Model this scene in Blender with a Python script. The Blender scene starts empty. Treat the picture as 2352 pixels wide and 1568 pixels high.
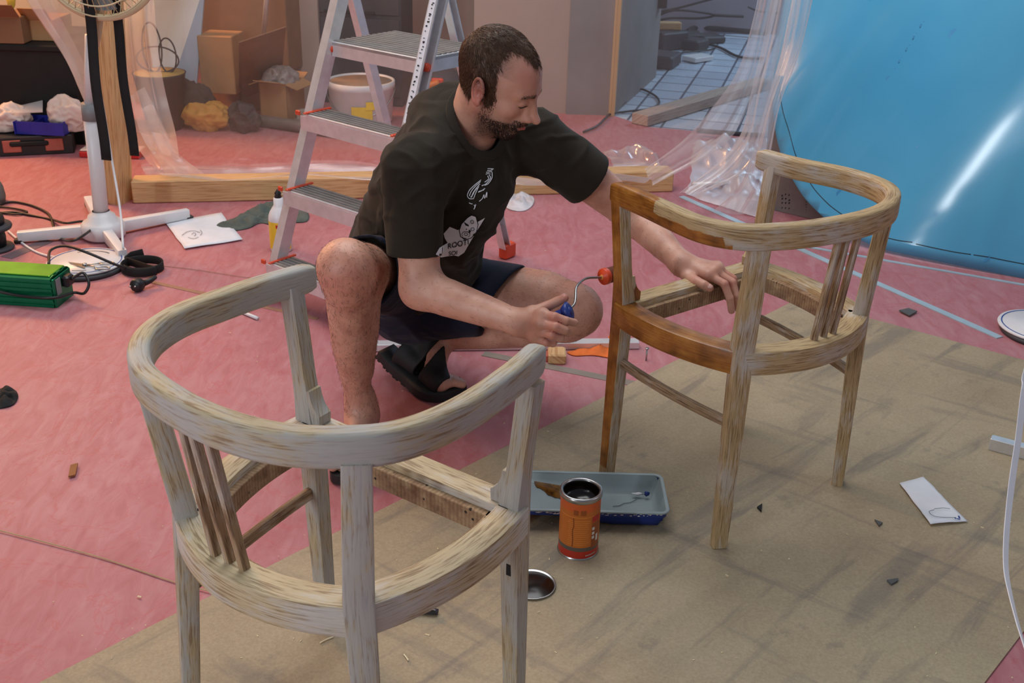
import bpy, math, random
import numpy as np
from mathutils import Vector, Matrix, Quaternion, noise
from mathutils.bvhtree import BVHTree
C = bpy.context.scene.collection
PI = math.pi
random.seed(7)
# ------------------------------------------------------------------ camera
W, H = 2352, 1568
FPX, TH, RO, CH = 2500.0, math.radians(25.2), math.radians(1.57), 1.357
FW = Vector((0, math.cos(TH), -math.sin(TH)))
_r = Vector((1, 0, 0)); _u = _r.cross(FW)
RT = math.cos(RO)*_r + math.sin(RO)*_u
UP = -math.sin(RO)*_r + math.cos(RO)*_u
CO = Vector((0, 0, CH))
cam_data = bpy.data.cameras.new('camera')
cam = bpy.data.objects.new('camera', cam_data); C.objects.link(cam)
cam_data.sensor_width = 22.3
cam_data.lens = FPX/W*22.3
cam_data.clip_start = 0.05
cam.matrix_world = Matrix(((RT.x, UP.x, -FW.x, CO.x), (RT.y, UP.y, -FW.y, CO.y), (RT.z, UP.z, -FW.z, CO.z), (0, 0, 0, 1)))
cam_data.dof.use_dof = True
cam_data.dof.focus_distance = 2.05
cam_data.dof.aperture_fstop = 8.0
bpy.context.scene.camera = cam
sc = bpy.context.scene
sc.view_settings.view_transform = 'Standard'
try: sc.view_settings.look = 'None'
except Exception: pass
sc.view_settings.gamma = 1
sc.view_settings.exposure = -0.12
sc.view_settings.use_curve_mapping = False
sc.cycles.max_bounces = 8
sc.cycles.transparent_max_bounces = 16
# ------------------------------------------------------------------ world and lights
wd = bpy.data.worlds.new('world'); sc.world = wd; wd.use_nodes = True
bg = wd.node_tree.nodes['Background']
bg.inputs[0].default_value = (0.80, 0.86, 1.0, 1); bg.inputs[1].default_value = 0.24
def area(name, loc, target, sx, sy, power, col):
    l = bpy.data.lights.new(name, 'AREA'); l.shape = 'RECTANGLE'; l.size = sx; l.size_y = sy
    l.energy = power; l.color = col
    o = bpy.data.objects.new(name, l); C.objects.link(o)
    o.location = loc
    d = Vector(target) - Vector(loc)
    o.rotation_euler = d.to_track_quat('-Z', 'Y').to_euler()
    return o
area('ceiling_skylight', (-0.4, 3.1, 3.3), (-0.2, 2.5, 0), 2.6, 2.2, 88, (0.98, 0.99, 1.0))
area('window_light_front', (-2.2, -1.4, 2.5), (0, 2.0, 0.4), 1.8, 1.2, 16, (0.78, 0.86, 1.0))
area('panel_streak_light', (-2.45, -.8, 1.25), (1.5, 3.6, .6), .16, 2.2, 42, (0.92, 0.96, 1.0))  # strip lamp added and shaped to put the bright streak on the blue panel
area('window_light_side', (4.2, 1.0, 2.2), (0.5, 2.4, 0.4), 1.8, 1.6, 20, (0.86, 0.9, 1.0))
area('warm_room_light', (-3.5, 5.5, 2.5), (-2.2, 4.4, 0), 1.0, 1.0, 150, (1.0, 0.46, 0.18))
area('back_room_window', (2.7, 8.0, 2.4), (1.2, 6.6, 0), 1.4, 1.1, 50, (0.50, 0.76, 1.0))
# ------------------------------------------------------------------ pixel helpers (photo frame 2352x1568)
def ray(u, v): return FW*FPX + RT*(u-W/2) - UP*(v-H/2)
def G(u, v, z=0.0):
    d = ray(u, v); return CO + d*((z-CH)/d.z)
def Q(u, v, Y):
    d = ray(u, v); return CO + d*(Y/d.y)
def near(u, v, P):
    d = ray(u, v).normalized(); return CO + d*((Vector(P)-CO).dot(d))
def hit(u, v, p0, n):
    d = ray(u, v); return CO + d*((Vector(p0)-CO).dot(n)/d.dot(n))
# ------------------------------------------------------------------ scene graph helpers
def tag(o, label=None, cat=None, group=None, kind=None):
    if label: o['label'] = label
    if cat: o['category'] = cat
    if group: o['group'] = group
    if kind: o['kind'] = kind
    return o
def thing(name, label, cat, loc=(0, 0, 0), group=None):
    o = bpy.data.objects.new(name, None); C.objects.link(o); o.location = loc
    o.empty_display_size = 0.05
    return tag(o, label, cat, group)
def wpos(o):
    p = Vector((0, 0, 0))
    while o is not None:
        p += o.location; o = o.parent
    return p
class MB:
    def __init__(s): s.v = []; s.f = []; s.uv = []; s.mi = []; s.sm = []
    def add(s, vs, fs, uvs=None, mi=0, smooth=True):
        b = len(s.v); s.v += [tuple(p) for p in vs]
        for k, f in enumerate(fs):
            s.f.append(tuple(b+i for i in f)); s.mi.append(mi); s.sm.append(smooth)
            s.uv.append(uvs[k] if uvs else [(0, 0)]*len(f))
        return s
    def box(s, c, d, rot=None, mi=0, bev=0.0):
        c = Vector(c); R = rot or Matrix.Identity(3)
        hx, hy, hz = d[0]/2, d[1]/2, d[2]/2
        pr = [(-hx, -hy), (hx, -hy), (hx, hy), (-hx, hy)]
        if bev <= 0:
            vs = [c + R@Vector((x, y, z)) for z in (-hz, hz) for x, y in pr]
            fs = [(3, 2, 1, 0), (4, 5, 6, 7), (0, 1, 5, 4), (1, 2, 6, 5), (2, 3, 7, 6), (3, 0, 4, 7)]
        else:
            b = min(bev, hx*.9, hy*.9, hz*.9)
            def ring(k, z):
                q = []
                for sx, sy in ((-1, -1), (1, -1), (1, 1), (-1, 1)):
                    x, y = sx*(hx-k), sy*(hy-k)
                    a, e = (x, y+(-sy)*(b)), (x+(-sx)*b, y)
                    q += [a, e] if (sx*sy < 0) == (sx < 0 or False) else [a, e]
                o2 = []
                for (sx, sy) in ((-1, -1), (1, -1), (1, 1), (-1, 1)):
                    x, y = sx*(hx-k), sy*(hy-k)
                    if sx*sy > 0: o2 += [(x, y-sy*b), (x-sx*b, y)]
                    else: o2 += [(x-sx*b, y), (x, y-sy*b)]
                return [c + R@Vector((x, y, z)) for x, y in o2]
            rs = [ring(b, -hz), ring(0, -hz+b), ring(0, hz-b), ring(b, hz)]
            vs = [p for r in rs for p in r]; fs = []
            for i in range(3):
                for j in range(8):
                    fs.append((i*8+j, i*8+(j+1) % 8, (i+1)*8+(j+1) % 8, (i+1)*8+j))
            fs.append(tuple(range(7, -1, -1))); fs.append(tuple(range(24, 32)))
        n = len(fs)
        uv = []
        ax = max(range(3), key=lambda i: d[i])
        oth = [i for i in range(3) if i != ax]
        Ri = R.transposed()
        for f in fs:
            loc = [Ri@(Vector(vs[i])-c) for i in f]
            uv.append([(p[oth[0]]+p[oth[1]]*1.3, p[ax]) for p in loc])
        return s.add(vs, fs, uv, mi, False)
    def sweep(s, pts, sec, up=(0, 0, 1), scale=None, mi=0, cap=True, closed=False, smooth=True, twist=None, v0=0.0):
        """sec: list of (a,b): a along T x up, b along the corrected up"""
        pts = [Vector(p) for p in pts]; n = len(pts); m = len(sec); vs = []; L = v0; Ls = []
        per = [0.0]
        for j in range(m):
            a, b = sec[j], sec[(j+1) % m]; per.append(per[-1]+math.hypot(b[0]-a[0], b[1]-a[1]))
        for i in range(n):
            if closed: T = pts[(i+1) % n]-pts[i-1]
            elif i == 0: T = pts[1]-pts[0]
            elif i == n-1: T = pts[-1]-pts[-2]
            else: T = (pts[i+1]-pts[i]).normalized()+(pts[i]-pts[i-1]).normalized()
            T.normalize()
            u = Vector(up(i/(n-1)) if callable(up) else up)
            A = T.cross(u)
            if A.length < 1e-6: A = T.orthogonal()
            A.normalize(); B = A.cross(T)
            if twist:
                q = Quaternion(T, twist(i/(n-1))); A = q@A; B = q@B
            k = scale(i/(n-1)) if scale else 1.0
            ka, kb = (k, k) if not isinstance(k, tuple) else k
            for a, b in sec: vs.append(pts[i]+A*a*ka+B*b*kb)
            if i: L += (pts[i]-pts[i-1]).length
            Ls.append(L)
        fs = []; uv = []
        for i in range(n if closed else n-1):
            i2 = (i+1) % n; l2 = Ls[i2] if i2 else Ls[i]+(pts[0]-pts[i]).length
            for j in range(m):
                j2 = (j+1) % m
                fs.append((i*m+j, i*m+j2, i2*m+j2, i2*m+j))
                uv.append([(per[j], Ls[i]), (per[j+1], Ls[i]), (per[j+1], l2), (per[j], l2)])
        if cap and not closed:
            fs.append(tuple(range(m-1, -1, -1))); uv.append([(sec[j][0], sec[j][1]) for j in range(m-1, -1, -1)])
            fs.append(tuple((n-1)*m+j for j in range(m))); uv.append([(sec[j][0], sec[j][1]) for j in range(m)])
        return s.add(vs, fs, uv, mi, smooth)
    def tube(s, pts, r, seg=10, mi=0, closed=False, scale=None, cap=True):
        sec = [(r*math.cos(2*PI*j/seg), r*math.sin(2*PI*j/seg)) for j in range(seg)]
        pts = [Vector(p) for p in pts]
        # parallel-transport frame through a slowly changing up
        T0 = (pts[1]-pts[0]).normalized(); u = T0.orthogonal().normalized(); ups = [u]
        for i in range(1, len(pts)):
            T = ((pts[i+1]-pts[i]) if i < len(pts)-1 else (pts[i]-pts[i-1])).normalized()
            u = u - T*u.dot(T)
            u = u.normalized() if u.length > 1e-6 else T.orthogonal().normalized()
            ups.append(u)
        n = len(pts)
        return s.sweep(pts, sec, up=lambda t: ups[int(round(t*(n-1)))], scale=scale, mi=mi, closed=closed, cap=cap)
    def lathe(s, c, prof, axis=(0, 0, 1), seg=40, mi=0, smooth=True, mis=None):
        c = Vector(c); Z = Vector(axis).normalized(); X = Z.orthogonal().normalized(); Y = Z.cross(X)
        n = len(prof); vs = []
        for r, z in prof:
            for j in range(seg):
                a = 2*PI*j/seg; vs.append(c + Z*z + (X*math.cos(a)+Y*math.sin(a))*max(r, 1e-5))
        for i in range(n-1):
            fs = []; uv = []
            for j in range(seg):
                j2 = (j+1) % seg
                fs.append((i*seg+j, i*seg+j2, (i+1)*seg+j2, (i+1)*seg+j))
                uv.append([(j/seg, prof[i][1]), ((j+1)/seg, prof[i][1]), ((j+1)/seg, prof[i+1][1]), (j/seg, prof[i+1][1])])
            if i == 0: s.add(vs, fs, uv, mis[0] if mis else mi, smooth); b0 = len(s.v)-len(vs)
            else:
                for k, f in enumerate(fs):
                    s.f.append(tuple(b0+q for q in f)); s.mi.append(mis[i] if mis else mi); s.sm.append(smooth); s.uv.append(uv[k])
        return s
    def prism(s, poly, z0, z1, mi=0):
        """poly: list of (x,y); vertical prism"""
        n = len(poly)
        vs = [Vector((p[0], p[1], z0)) for p in poly]+[Vector((p[0], p[1], z1)) for p in poly]
        fs = [tuple(range(n-1, -1, -1)), tuple(range(n, 2*n))]+[(i, (i+1) % n, n+(i+1) % n, n+i) for i in range(n)]
        uv = [[(vs[i].x, vs[i].y) for i in f] for f in fs]
        return s.add(vs, fs, uv, mi, False)
    def slab(s, poly3, thick, mi=0):
        """poly3: planar 3-D polygon, thickened along its normal"""
        P = [Vector(p) for p in poly3]; n = len(P); N = Vector((0, 0, 0))
        for i in range(n): N += P[i].cross(P[(i+1) % n])
        N.normalize(); N *= thick
        vs = P+[p+N for p in P]
        fs = [tuple(range(n-1, -1, -1)), tuple(range(n, 2*n))]+[(i, (i+1) % n, n+(i+1) % n, n+i) for i in range(n)]
        uv = [[(vs[i].x, vs[i].y+vs[i].z) for i in f] for f in fs]
        return s.add(vs, fs, uv, mi, False)
    def ico(s, c, r, rot=None, sub=2, mi=0, jit=0.0, seed=0):
        import bmesh
        bm = bmesh.new(); bmesh.ops.create_icosphere(bm, subdivisions=sub, radius=1)
        R = rot or Matrix.Identity(3); c = Vector(c); r = r if isinstance(r, (tuple, list)) else (r, r, r)
        vs = []
        for v in bm.verts:
            k = 1+jit*noise.noise(v.co*2.3+Vector((seed, seed*.7, 0)))*2
            vs.append(c + R@Vector((v.co.x*r[0]*k, v.co.y*r[1]*k, v.co.z*r[2]*k)))
        fs = [tuple(q.index for q in f.verts) for f in bm.faces]; bm.free()
        return s.add(vs, fs, None, mi, True)
    def build(s, name, mats, parent=None, bevel=0, sub=0, fixn=False, auto=None):
        me = bpy.data.meshes.new(name); me.from_pydata(s.v, [], s.f)
        ul = me.uv_layers.new(name='UVMap')
        flat = [c for f in s.uv for uv in f for c in uv]
        ul.data.foreach_set('uv', flat)
        me.polygons.foreach_set('material_index', s.mi); me.polygons.foreach_set('use_smooth', s.sm)
        for m in (mats if isinstance(mats, (list, tuple)) else [mats]): me.materials.append(m)
        me.update()
        if fixn:
            import bmesh
            bm = bmesh.new(); bm.from_mesh(me); bmesh.ops.recalc_face_normals(bm, faces=bm.faces); bm.to_mesh(me); bm.free()
        if auto is not None:
            try: me.set_sharp_from_angle(angle=math.radians(auto))
            except Exception: pass
        o = bpy.data.objects.new(name, me); C.objects.link(o)
        if parent:
            o.parent = parent; o.location = -wpos(parent)
        if bevel:
            b = o.modifiers.new('b', 'BEVEL'); b.width = bevel; b.segments = 2; b.limit_method = 'ANGLE'
        if sub:
            b = o.modifiers.new('s', 'SUBSURF'); b.levels = sub; b.render_levels = sub
        return o
def spline(pts, n, closed=False):
    """Catmull-Rom through pts"""
    P = [Vector(p) for p in pts]; m = len(P); out = []
    def g(i): return P[i % m] if closed else P[max(0, min(m-1, i))]
    segs = m if closed else m-1
    for k in range(n if closed else n):
        t = k/(n if closed else n-1)*segs; i = min(int(t), segs-1); t -= i
        a, b, c, d = g(i-1), g(i), g(i+1), g(i+2)
        if not closed and i == 0: a = b*2-c
        if not closed and i == segs-1: d = c*2-b
        out.append(0.5*((2*b)+(c-a)*t+(2*a-5*b+4*c-d)*t*t+(3*b-a-3*c+d)*t**3))
    return out
def resample(pts, n):
    P = [Vector(p) for p in pts]; L = [0]
    for i in range(1, len(P)): L.append(L[-1]+(P[i]-P[i-1]).length)
    out = []
    j = 0
    for k in range(n):
        s_ = L[-1]*k/(n-1)
        while j < len(P)-2 and L[j+1] < s_: j += 1
        t = (s_-L[j])/max(1e-9, L[j+1]-L[j]); out.append(P[j].lerp(P[j+1], min(1, max(0, t))))
    return out
def rrect(w, h, r, n=3):
    out = []
    for cx, cy, a0 in ((w/2-r, h/2-r, 0), (-w/2+r, h/2-r, 90), (-w/2+r, -h/2+r, 180), (w/2-r, -h/2+r, 270)):
        for k in range(n+1):
            a = math.radians(a0+90*k/n); out.append((cx+r*math.cos(a), cy+r*math.sin(a)))
    return out
def rotz(a): return Matrix.Rotation(a, 3, 'Z')
def basis(x, y, z): return Matrix((x, y, z)).transposed()
# ------------------------------------------------------------------ material helpers
def srgb(r, g, b):
    f = lambda c: (c/255/12.92) if c/255 <= .04045 else ((c/255+.055)/1.055)**2.4
    return (f(r), f(g), f(b), 1)
class NT:
    def __init__(s, name):
        s.m = bpy.data.materials.new(name); s.m.use_nodes = True; s.t = s.m.node_tree
        s.b = s.t.nodes['Principled BSDF']; s.out = s.t.nodes['Material Output']
    def n(s, typ, ins=None, **props):
        x = s.t.nodes.new(typ)
        for k, v in props.items(): setattr(x, k, v)
        for k, v in (ins or {}).items(): s.set(x, k, v)
        return x
    def set(s, x, k, v):
        i = x.inputs[k]
        if hasattr(v, 'is_output') or isinstance(v, bpy.types.NodeSocket): s.t.links.new(v, i)
        elif isinstance(v, bpy.types.Node): s.t.links.new(v.outputs[0], i)
        else: i.default_value = v
    def P(s, **kw):
        names = {'col': 'Base Color', 'rough': 'Roughness', 'metal': 'Metallic', 'normal': 'Normal', 'alpha': 'Alpha', 'trans': 'Transmission Weight', 'coat': 'Coat Weight', 'sheen': 'Sheen Weight', 'spec': 'Specular IOR Level', 'sss': 'Subsurface Weight', 'ior': 'IOR'}
        for k, v in kw.items(): s.set(s.b, names[k], v)
        return s
    def co(s, which='Object', scale=(1, 1, 1)):
        t = s.n('ShaderNodeTexCoord')
        mp = s.n('ShaderNodeMapping', {0: t.outputs[which], 3: scale}); return mp.outputs[0]
    def noise(s, vec, scale, detail=4, rough=.55, dist=0.0):
        return s.n('ShaderNodeTexNoise', {'Vector': vec, 'Scale': scale, 'Detail': detail, 'Roughness': rough, 'Distortion': dist}).outputs['Fac']
    def ramp(s, fac, stops, interp='LINEAR'):
        r = s.n('ShaderNodeValToRGB', {0: fac}); cr = r.color_ramp; cr.interpolation = interp
        while len(cr.elements) < len(stops): cr.elements.new(.5)
        for e, (p, c) in zip(cr.elements, stops):
            e.position = p; e.color = c if isinstance(c, tuple) else (c, c, c, 1)
        return r.outputs[0]
    def mix(s, f, a, b, mode='MIX'):
        x = s.t.nodes.new('ShaderNodeMix'); x.data_type = 'RGBA'; x.blend_type = mode
        s.set(x, 0, f)
        for k, v in ((6, a), (7, b)): s.set(x, k, v)
        return x.outputs[2]
    def math(s, op, a, b=0.0, clamp=False):
        x = s.n('ShaderNodeMath', {0: a, 1: b}, operation=op); x.use_clamp = clamp; return x.outputs[0]
    def bump(s, h, strength=.3, dist=.002):
        return s.n('ShaderNodeBump', {'Height': h, 'Strength': strength, 'Distance': dist}).outputs[0]
    def attr(s, name):
        return s.n('ShaderNodeAttribute', attribute_name=name)
def simple(name, col, rough=.5, metal=0.0, var=0.08, vs=14, bump=0.0, **kw):
    t = NT(name); c = t.co()
    f = t.noise(c, vs, 4)
    lo = tuple(max(0, x*(1-var*2)) for x in col[:3])+(1,); hi = tuple(min(1, x*(1+var)) for x in col[:3])+(1,)
    t.P(col=t.ramp(f, [(.3, lo), (.7, hi)]), rough=rough, metal=metal, **kw)
    if bump: t.P(normal=t.bump(t.noise(c, vs*6, 3), bump, .002))
    return t.m
# ------------------------------------------------------------------ materials
def wood_mat(name, base, dark, paint=None, amount=.5, stain=False, grain=90, seed=0.0, rough=.62, tint=1.0):
    t = NT(name); uv = t.n('ShaderNodeTexCoord').outputs['UV']
    mp = t.n('ShaderNodeMapping', {0: uv, 1: (seed, seed*1.7, 0), 3: (1, .045, 1)}).outputs[0]
    warp = t.noise(t.n('ShaderNodeMapping', {0: uv, 1: (seed, 0, 0), 3: (1, .12, 1)}).outputs[0], 16, 2)
    v2 = t.n('ShaderNodeVectorMath', {0: mp, 1: t.n('ShaderNodeCombineXYZ', {0: t.math('MULTIPLY', warp, .03)}).outputs[0]}, operation='ADD').outputs[0]
    g1 = t.noise(v2, grain*3.6, 3, .6)
    g2 = t.noise(v2, grain*9, 2, .5)
    gg = t.math('ADD', t.math('MULTIPLY', g1, .75), t.math('MULTIPLY', g2, .25))
    col = t.ramp(gg, [(.40, dark), (.49, base), (.62, tuple(min(1, c*1.14) for c in base[:3])+(1,))])
    big = t.noise(t.co('Object'), 5+seed % 2, 3)
    col = t.mix(t.math('MULTIPLY', big, .3), col, tuple(c*.8 for c in dark[:3])+(1,))
    hgt = gg
    if paint:
        pc = t.n('ShaderNodeMapping', {0: uv, 1: (seed*2.1, seed, 0), 3: (1, .22, 1)}).outputs[0]
        pn = t.noise(pc, 40, 9, .72, .5); pf = t.noise(t.co('Object'), 9, 3)
        pm = t.math('ADD', t.math('MULTIPLY', pn, .6), t.math('MULTIPLY', pf, .4))
        pm = t.math('ADD', pm, t.math('MULTIPLY', t.math('SUBTRACT', gg, .5), .38))
        jt = t.attr('joint').outputs['Fac']
        pm = t.math('ADD', pm, t.math('MULTIPLY', jt, .16))
        lo = .62-amount*.24
        nz = t.n('ShaderNodeSeparateXYZ', {0: t.n('ShaderNodeNewGeometry').outputs['Normal']}).outputs[2]
        pm = t.math('SUBTRACT', pm, t.math('MULTIPLY', t.math('MAXIMUM', nz, 0.0), .07))
        m = t.ramp(pm, [(lo-.07, 0.0), (lo+.06, 1.0)])
        pv = t.mix(t.noise(t.co('Object'), 22, 3), tuple(c*.82 for c in paint[:3])+(1,), paint)
        col = t.mix(t.math('MULTIPLY', m, .70), col, pv)
    rr = rough
    if stain:
        sa = t.attr('stain').outputs['Fac']
        sn = t.noise(t.co('Object'), 34, 4); 
        sm = t.math('ADD', sa, t.math('MULTIPLY', t.math('SUBTRACT', sn, .5), .35))
        sm = t.ramp(sm, [(.46, 0.0), (.54, 1.0)])
        sc_ = t.ramp(t.math('ADD', t.math('MULTIPLY', gg, .45), t.math('MULTIPLY', t.noise(t.co('Object'), 17, 3), .55)), [(.36, srgb(88, 50, 18)), (.5, srgb(146, 90, 34)), (.64, srgb(180, 122, 54))])
        col = t.mix(sm, col, sc_)
        rr = t.ramp(sm, [(0, rough), (1, .3)])
    t.P(col=col, rough=rr, normal=t.bump(hgt, .35, .0012))
    return t.m
M = {}
M['woodL'] = wood_mat('stripped_wood_pale', srgb(182, 166, 132), srgb(140, 118, 90), srgb(176, 179, 181), .56, seed=1.3)
M['woodR'] = wood_mat('stripped_wood_half_stained', srgb(182, 156, 114), srgb(138, 110, 74), srgb(198, 196, 192), .24, stain=True, seed=3.1)
M['woodLin'] = wood_mat('stripped_inner_wood', srgb(196, 178, 142), srgb(146, 122, 90), srgb(204, 203, 200), .34, seed=5.3)
M['pine'] = wood_mat('pine_timber', srgb(206, 168, 120), srgb(182, 136, 88), grain=40, seed=2.0)
M['slat'] = wood_mat('bare_brown_wood', srgb(160, 134, 102), srgb(106, 80, 58), srgb(196, 190, 184), .22, seed=7.7)
def ledge_mat():
    t = NT('ragged_ledge_wood'); uv = t.n('ShaderNodeTexCoord').outputs['UV']
    c = t.co()
    f = t.noise(c, 30, 6, .7)
    col = t.ramp(f, [(.3, srgb(112, 84, 62)), (.5, srgb(152, 122, 92)), (.68, srgb(182, 158, 122))])
    wv = t.n('ShaderNodeTexWave', {'Vector': uv, 'Scale': 42, 'Distortion': 1.0}); wv.bands_direction = 'Y'
    col = t.mix(t.math('MULTIPLY', wv.outputs['Fac'], .28), col, srgb(92, 64, 46))
    sp = t.n('ShaderNodeTexVoronoi', {'Vector': c, 'Scale': 62}).outputs['Distance']
    col = t.mix(t.math('MULTIPLY', t.ramp(sp, [(.13, 1.0), (.2, 0.0)]), t.ramp(f, [(.48, 0.0), (.52, 1.0)])), col, srgb(38, 28, 22))
    t.P(col=col, rough=.85, normal=t.bump(wv.outputs['Fac'], .4, .0015)); return t.m
M['ledge'] = ledge_mat()
def pink_mat():
    t = NT('pink_floor_sheet'); c = t.co()
    a = t.noise(t.n('ShaderNodeMapping', {0: c, 2: (0, 0, .5), 3: (3.2, 1, 1)}).outputs[0], 7, 7, .62, 1.2)
    b = t.noise(c, 1.1, 3); d = t.noise(c, 2.4, 6, .6, 2.5)
    m = t.math('ADD', t.math('MULTIPLY', a, .6), t.math('MULTIPLY', b, .4))
    col = t.ramp(m, [(.32, srgb(160, 88, 94)), (.5, srgb(174, 112, 118)), (.68, srgb(184, 132, 137))])
    rid = t.ramp(t.math('ABSOLUTE', t.math('SUBTRACT', d, .5)), [(0.0, 1.0), (.012, 0.0)])
    col = t.mix(t.math('MULTIPLY', rid, .35), col, srgb(176, 72, 76))
    t.P(col=col, rough=.62, normal=t.bump(a, .25, .004)); return t.m
M['pink'] = pink_mat()
def board_mat():
    t = NT('brown_hardboard'); c = t.co()
    a = t.noise(c, 180, 3, .7); b = t.noise(c, 3.2, 5, .6)
    st = t.noise(t.n('ShaderNodeMapping', {0: t.n('ShaderNodeMapping', {0: c, 2: (0, 0, -.81)}).outputs[0], 3: (1, 7, 1)}).outputs[0], 1.7, 7, .62, .6)
    st2 = t.noise(t.n('ShaderNodeMapping', {0: t.n('ShaderNodeMapping', {0: c, 2: (0, 0, .62)}).outputs[0], 3: (1, 8, 1)}).outputs[0], 1.3, 6, .62, .5)
    col = t.ramp(t.math('ADD', t.math('MULTIPLY', a, .5), t.math('MULTIPLY', b, .5)), [(.35, srgb(146, 130, 104)), (.65, srgb(172, 156, 128))])
    col = t.mix(t.math('MULTIPLY', t.ramp(st, [(.53, 0.0), (.64, 1.0)]), .5), col, srgb(104, 98, 92))
    col = t.mix(t.math('MULTIPLY', t.ramp(st2, [(.58, 0.0), (.66, 1.0)]), .4), col, srgb(104, 98, 92))
    col = t.mix(t.math('MULTIPLY', t.ramp(t.noise(c, 9, 6, .7), [(.6, 0.0), (.68, 1.0)]), .35), col, srgb(96, 92, 90))
    spk = t.n('ShaderNodeTexVoronoi', {'Vector': c, 'Scale': 42}).outputs['Distance']
    col = t.mix(t.ramp(spk, [(.02, .5), (.03, 0.0)]), col, srgb(206, 198, 186))
    t.P(col=col, rough=.7, normal=t.bump(a, .1, .001)); return t.m
M['board'] = board_mat()
M['alu'] = simple('brushed_aluminium', srgb(226, 226, 228), .36, .55, .05, 30)
M['orange_plastic'] = simple('orange_plastic', srgb(216, 74, 40), .45)
M['white_plastic'] = simple('white_plastic', srgb(222, 222, 224), .35, 0, .03)
M['cream_plastic'] = simple('cream_plastic', srgb(206, 188, 150), .4, 0, .04)
M['grey_plastic'] = simple('grey_plastic', srgb(128, 132, 134), .5)
M['black'] = simple('matt_black', srgb(20, 20, 21), .8, 0, .2)
M['black_plastic'] = simple('black_plastic', srgb(26, 26, 28), .45, 0, .15)
M['dark_grey'] = simple('dark_grey_painted_metal', srgb(58, 58, 64), .6)
M['blue_plastic'] = simple('blue_plastic', srgb(26, 52, 128), .4)
M['paper'] = simple('white_paper', srgb(224, 226, 232), .8, 0, .03, 20, .05)
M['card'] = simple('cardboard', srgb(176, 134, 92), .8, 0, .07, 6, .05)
M['card_dark'] = simple('dark_brown_cardboard', srgb(132, 98, 70), .8, 0, .08, 6, .05)  # second cardboard, a darker brown
M['steel'] = simple('steel', srgb(176, 176, 176), .3, 1.0, .08)
M['red_plastic'] = simple('red_plastic', srgb(190, 30, 28), .45)
M['ink'] = simple('black_ink', srgb(28, 30, 34), .7)
M['ink_blue'] = simple('blue_ink', srgb(32, 72, 156), .6)
# ------------------------------------------------------------------ setting: floors
o = MB().prism([(-6, -2), (6, -2), (6, 4.9), (1.3, 5.33), (.66, 5.5), (.5, 5.73), (.3, 5.9), (-.2, 6.9), (-6, 6.9)], -.05, 0).build('floor', M['pink']); tag(o, 'pink-red paper floor covering over the whole workshop', kind='structure')
bp = [G(1832, 688), G(2352, 829)]
d2 = (bp[1]-bp[0]).normalized()
p3 = bp[0]+d2*1.42
lo = G(20, 1606)
e1, e2 = G(2352, 1450), G(2262, 1568); d3 = (e2-e1).normalized()
far = e1-d3*1.2; nearp = e2+d3*1.4
poly = [bp[0], bp[1]+d2*.0, far, nearp, lo+(lo-bp[0]).normalized()*.5]
brd = MB().prism([(p.x, p.y) for p in poly], 0.0, .0035).build('protective_board', M['board']); tag(brd, 'large brown hardboard sheet lying on the pink floor under both chairs', 'board')
# ------------------------------------------------------------------ chairs
def add_attr(o, name, fn):
    me = o.data; a = me.attributes.new(name, 'FLOAT', 'POINT')
    a.data.foreach_set('value', [fn(Vector(v.co)) for v in me.vertices])
RAILPX = {
 'L': [(704,608),(601,637),(505,669),(408,705),(344,746),(318,785),(322,830),(357,868),(441,920),(537,958),(633,981),(730,989),(826,987),(890,981),(987,952),(1083,904),(1180,836),(1231,791)],
 'R': [(1420,418),(1472,439),(1534,467),(1595,494),(1656,511),(1730,519),(1779,517),(1840,513),(1901,505),(1962,494),(2011,480),(2045,461),(2054,439),(2039,421),(1999,403),(1932,384),(1840,366),(1754,344)]}
POSE = {'L': (-.2335, 1.375, -.572), 'R': (.4845, 2.172, .641)}
SNAP = {'L': {('f', -1, 't'): (693, 675), ('f', -1, 's'): (712, 952), ('f', 1, 't'): (1203, 878), ('f', 1, 's'): (1182, 1165), ('b', 1, 't'): (825, 1075), ('b', 1, 's'): (824, 1375), ('b', -1, 's'): (424, 1165)},
        'R': {('f', -1, 't'): (1440, 462), ('f', -1, 's'): (1432, 695), ('f', -1, 'f'): (1393, 1090), ('b', -1, 't'): (1740, 565), ('b', -1, 's'): (1703, 815), ('b', -1, 'f'): (1650, 1252), ('b', 1, 's'): (1978, 715), ('b', 1, 'f'): (1925, 1103), ('f', 1, 't'): (1765, 388), ('f', 1, 's'): (1735, 612)}}
HR = .7105; SZ = .45
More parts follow.
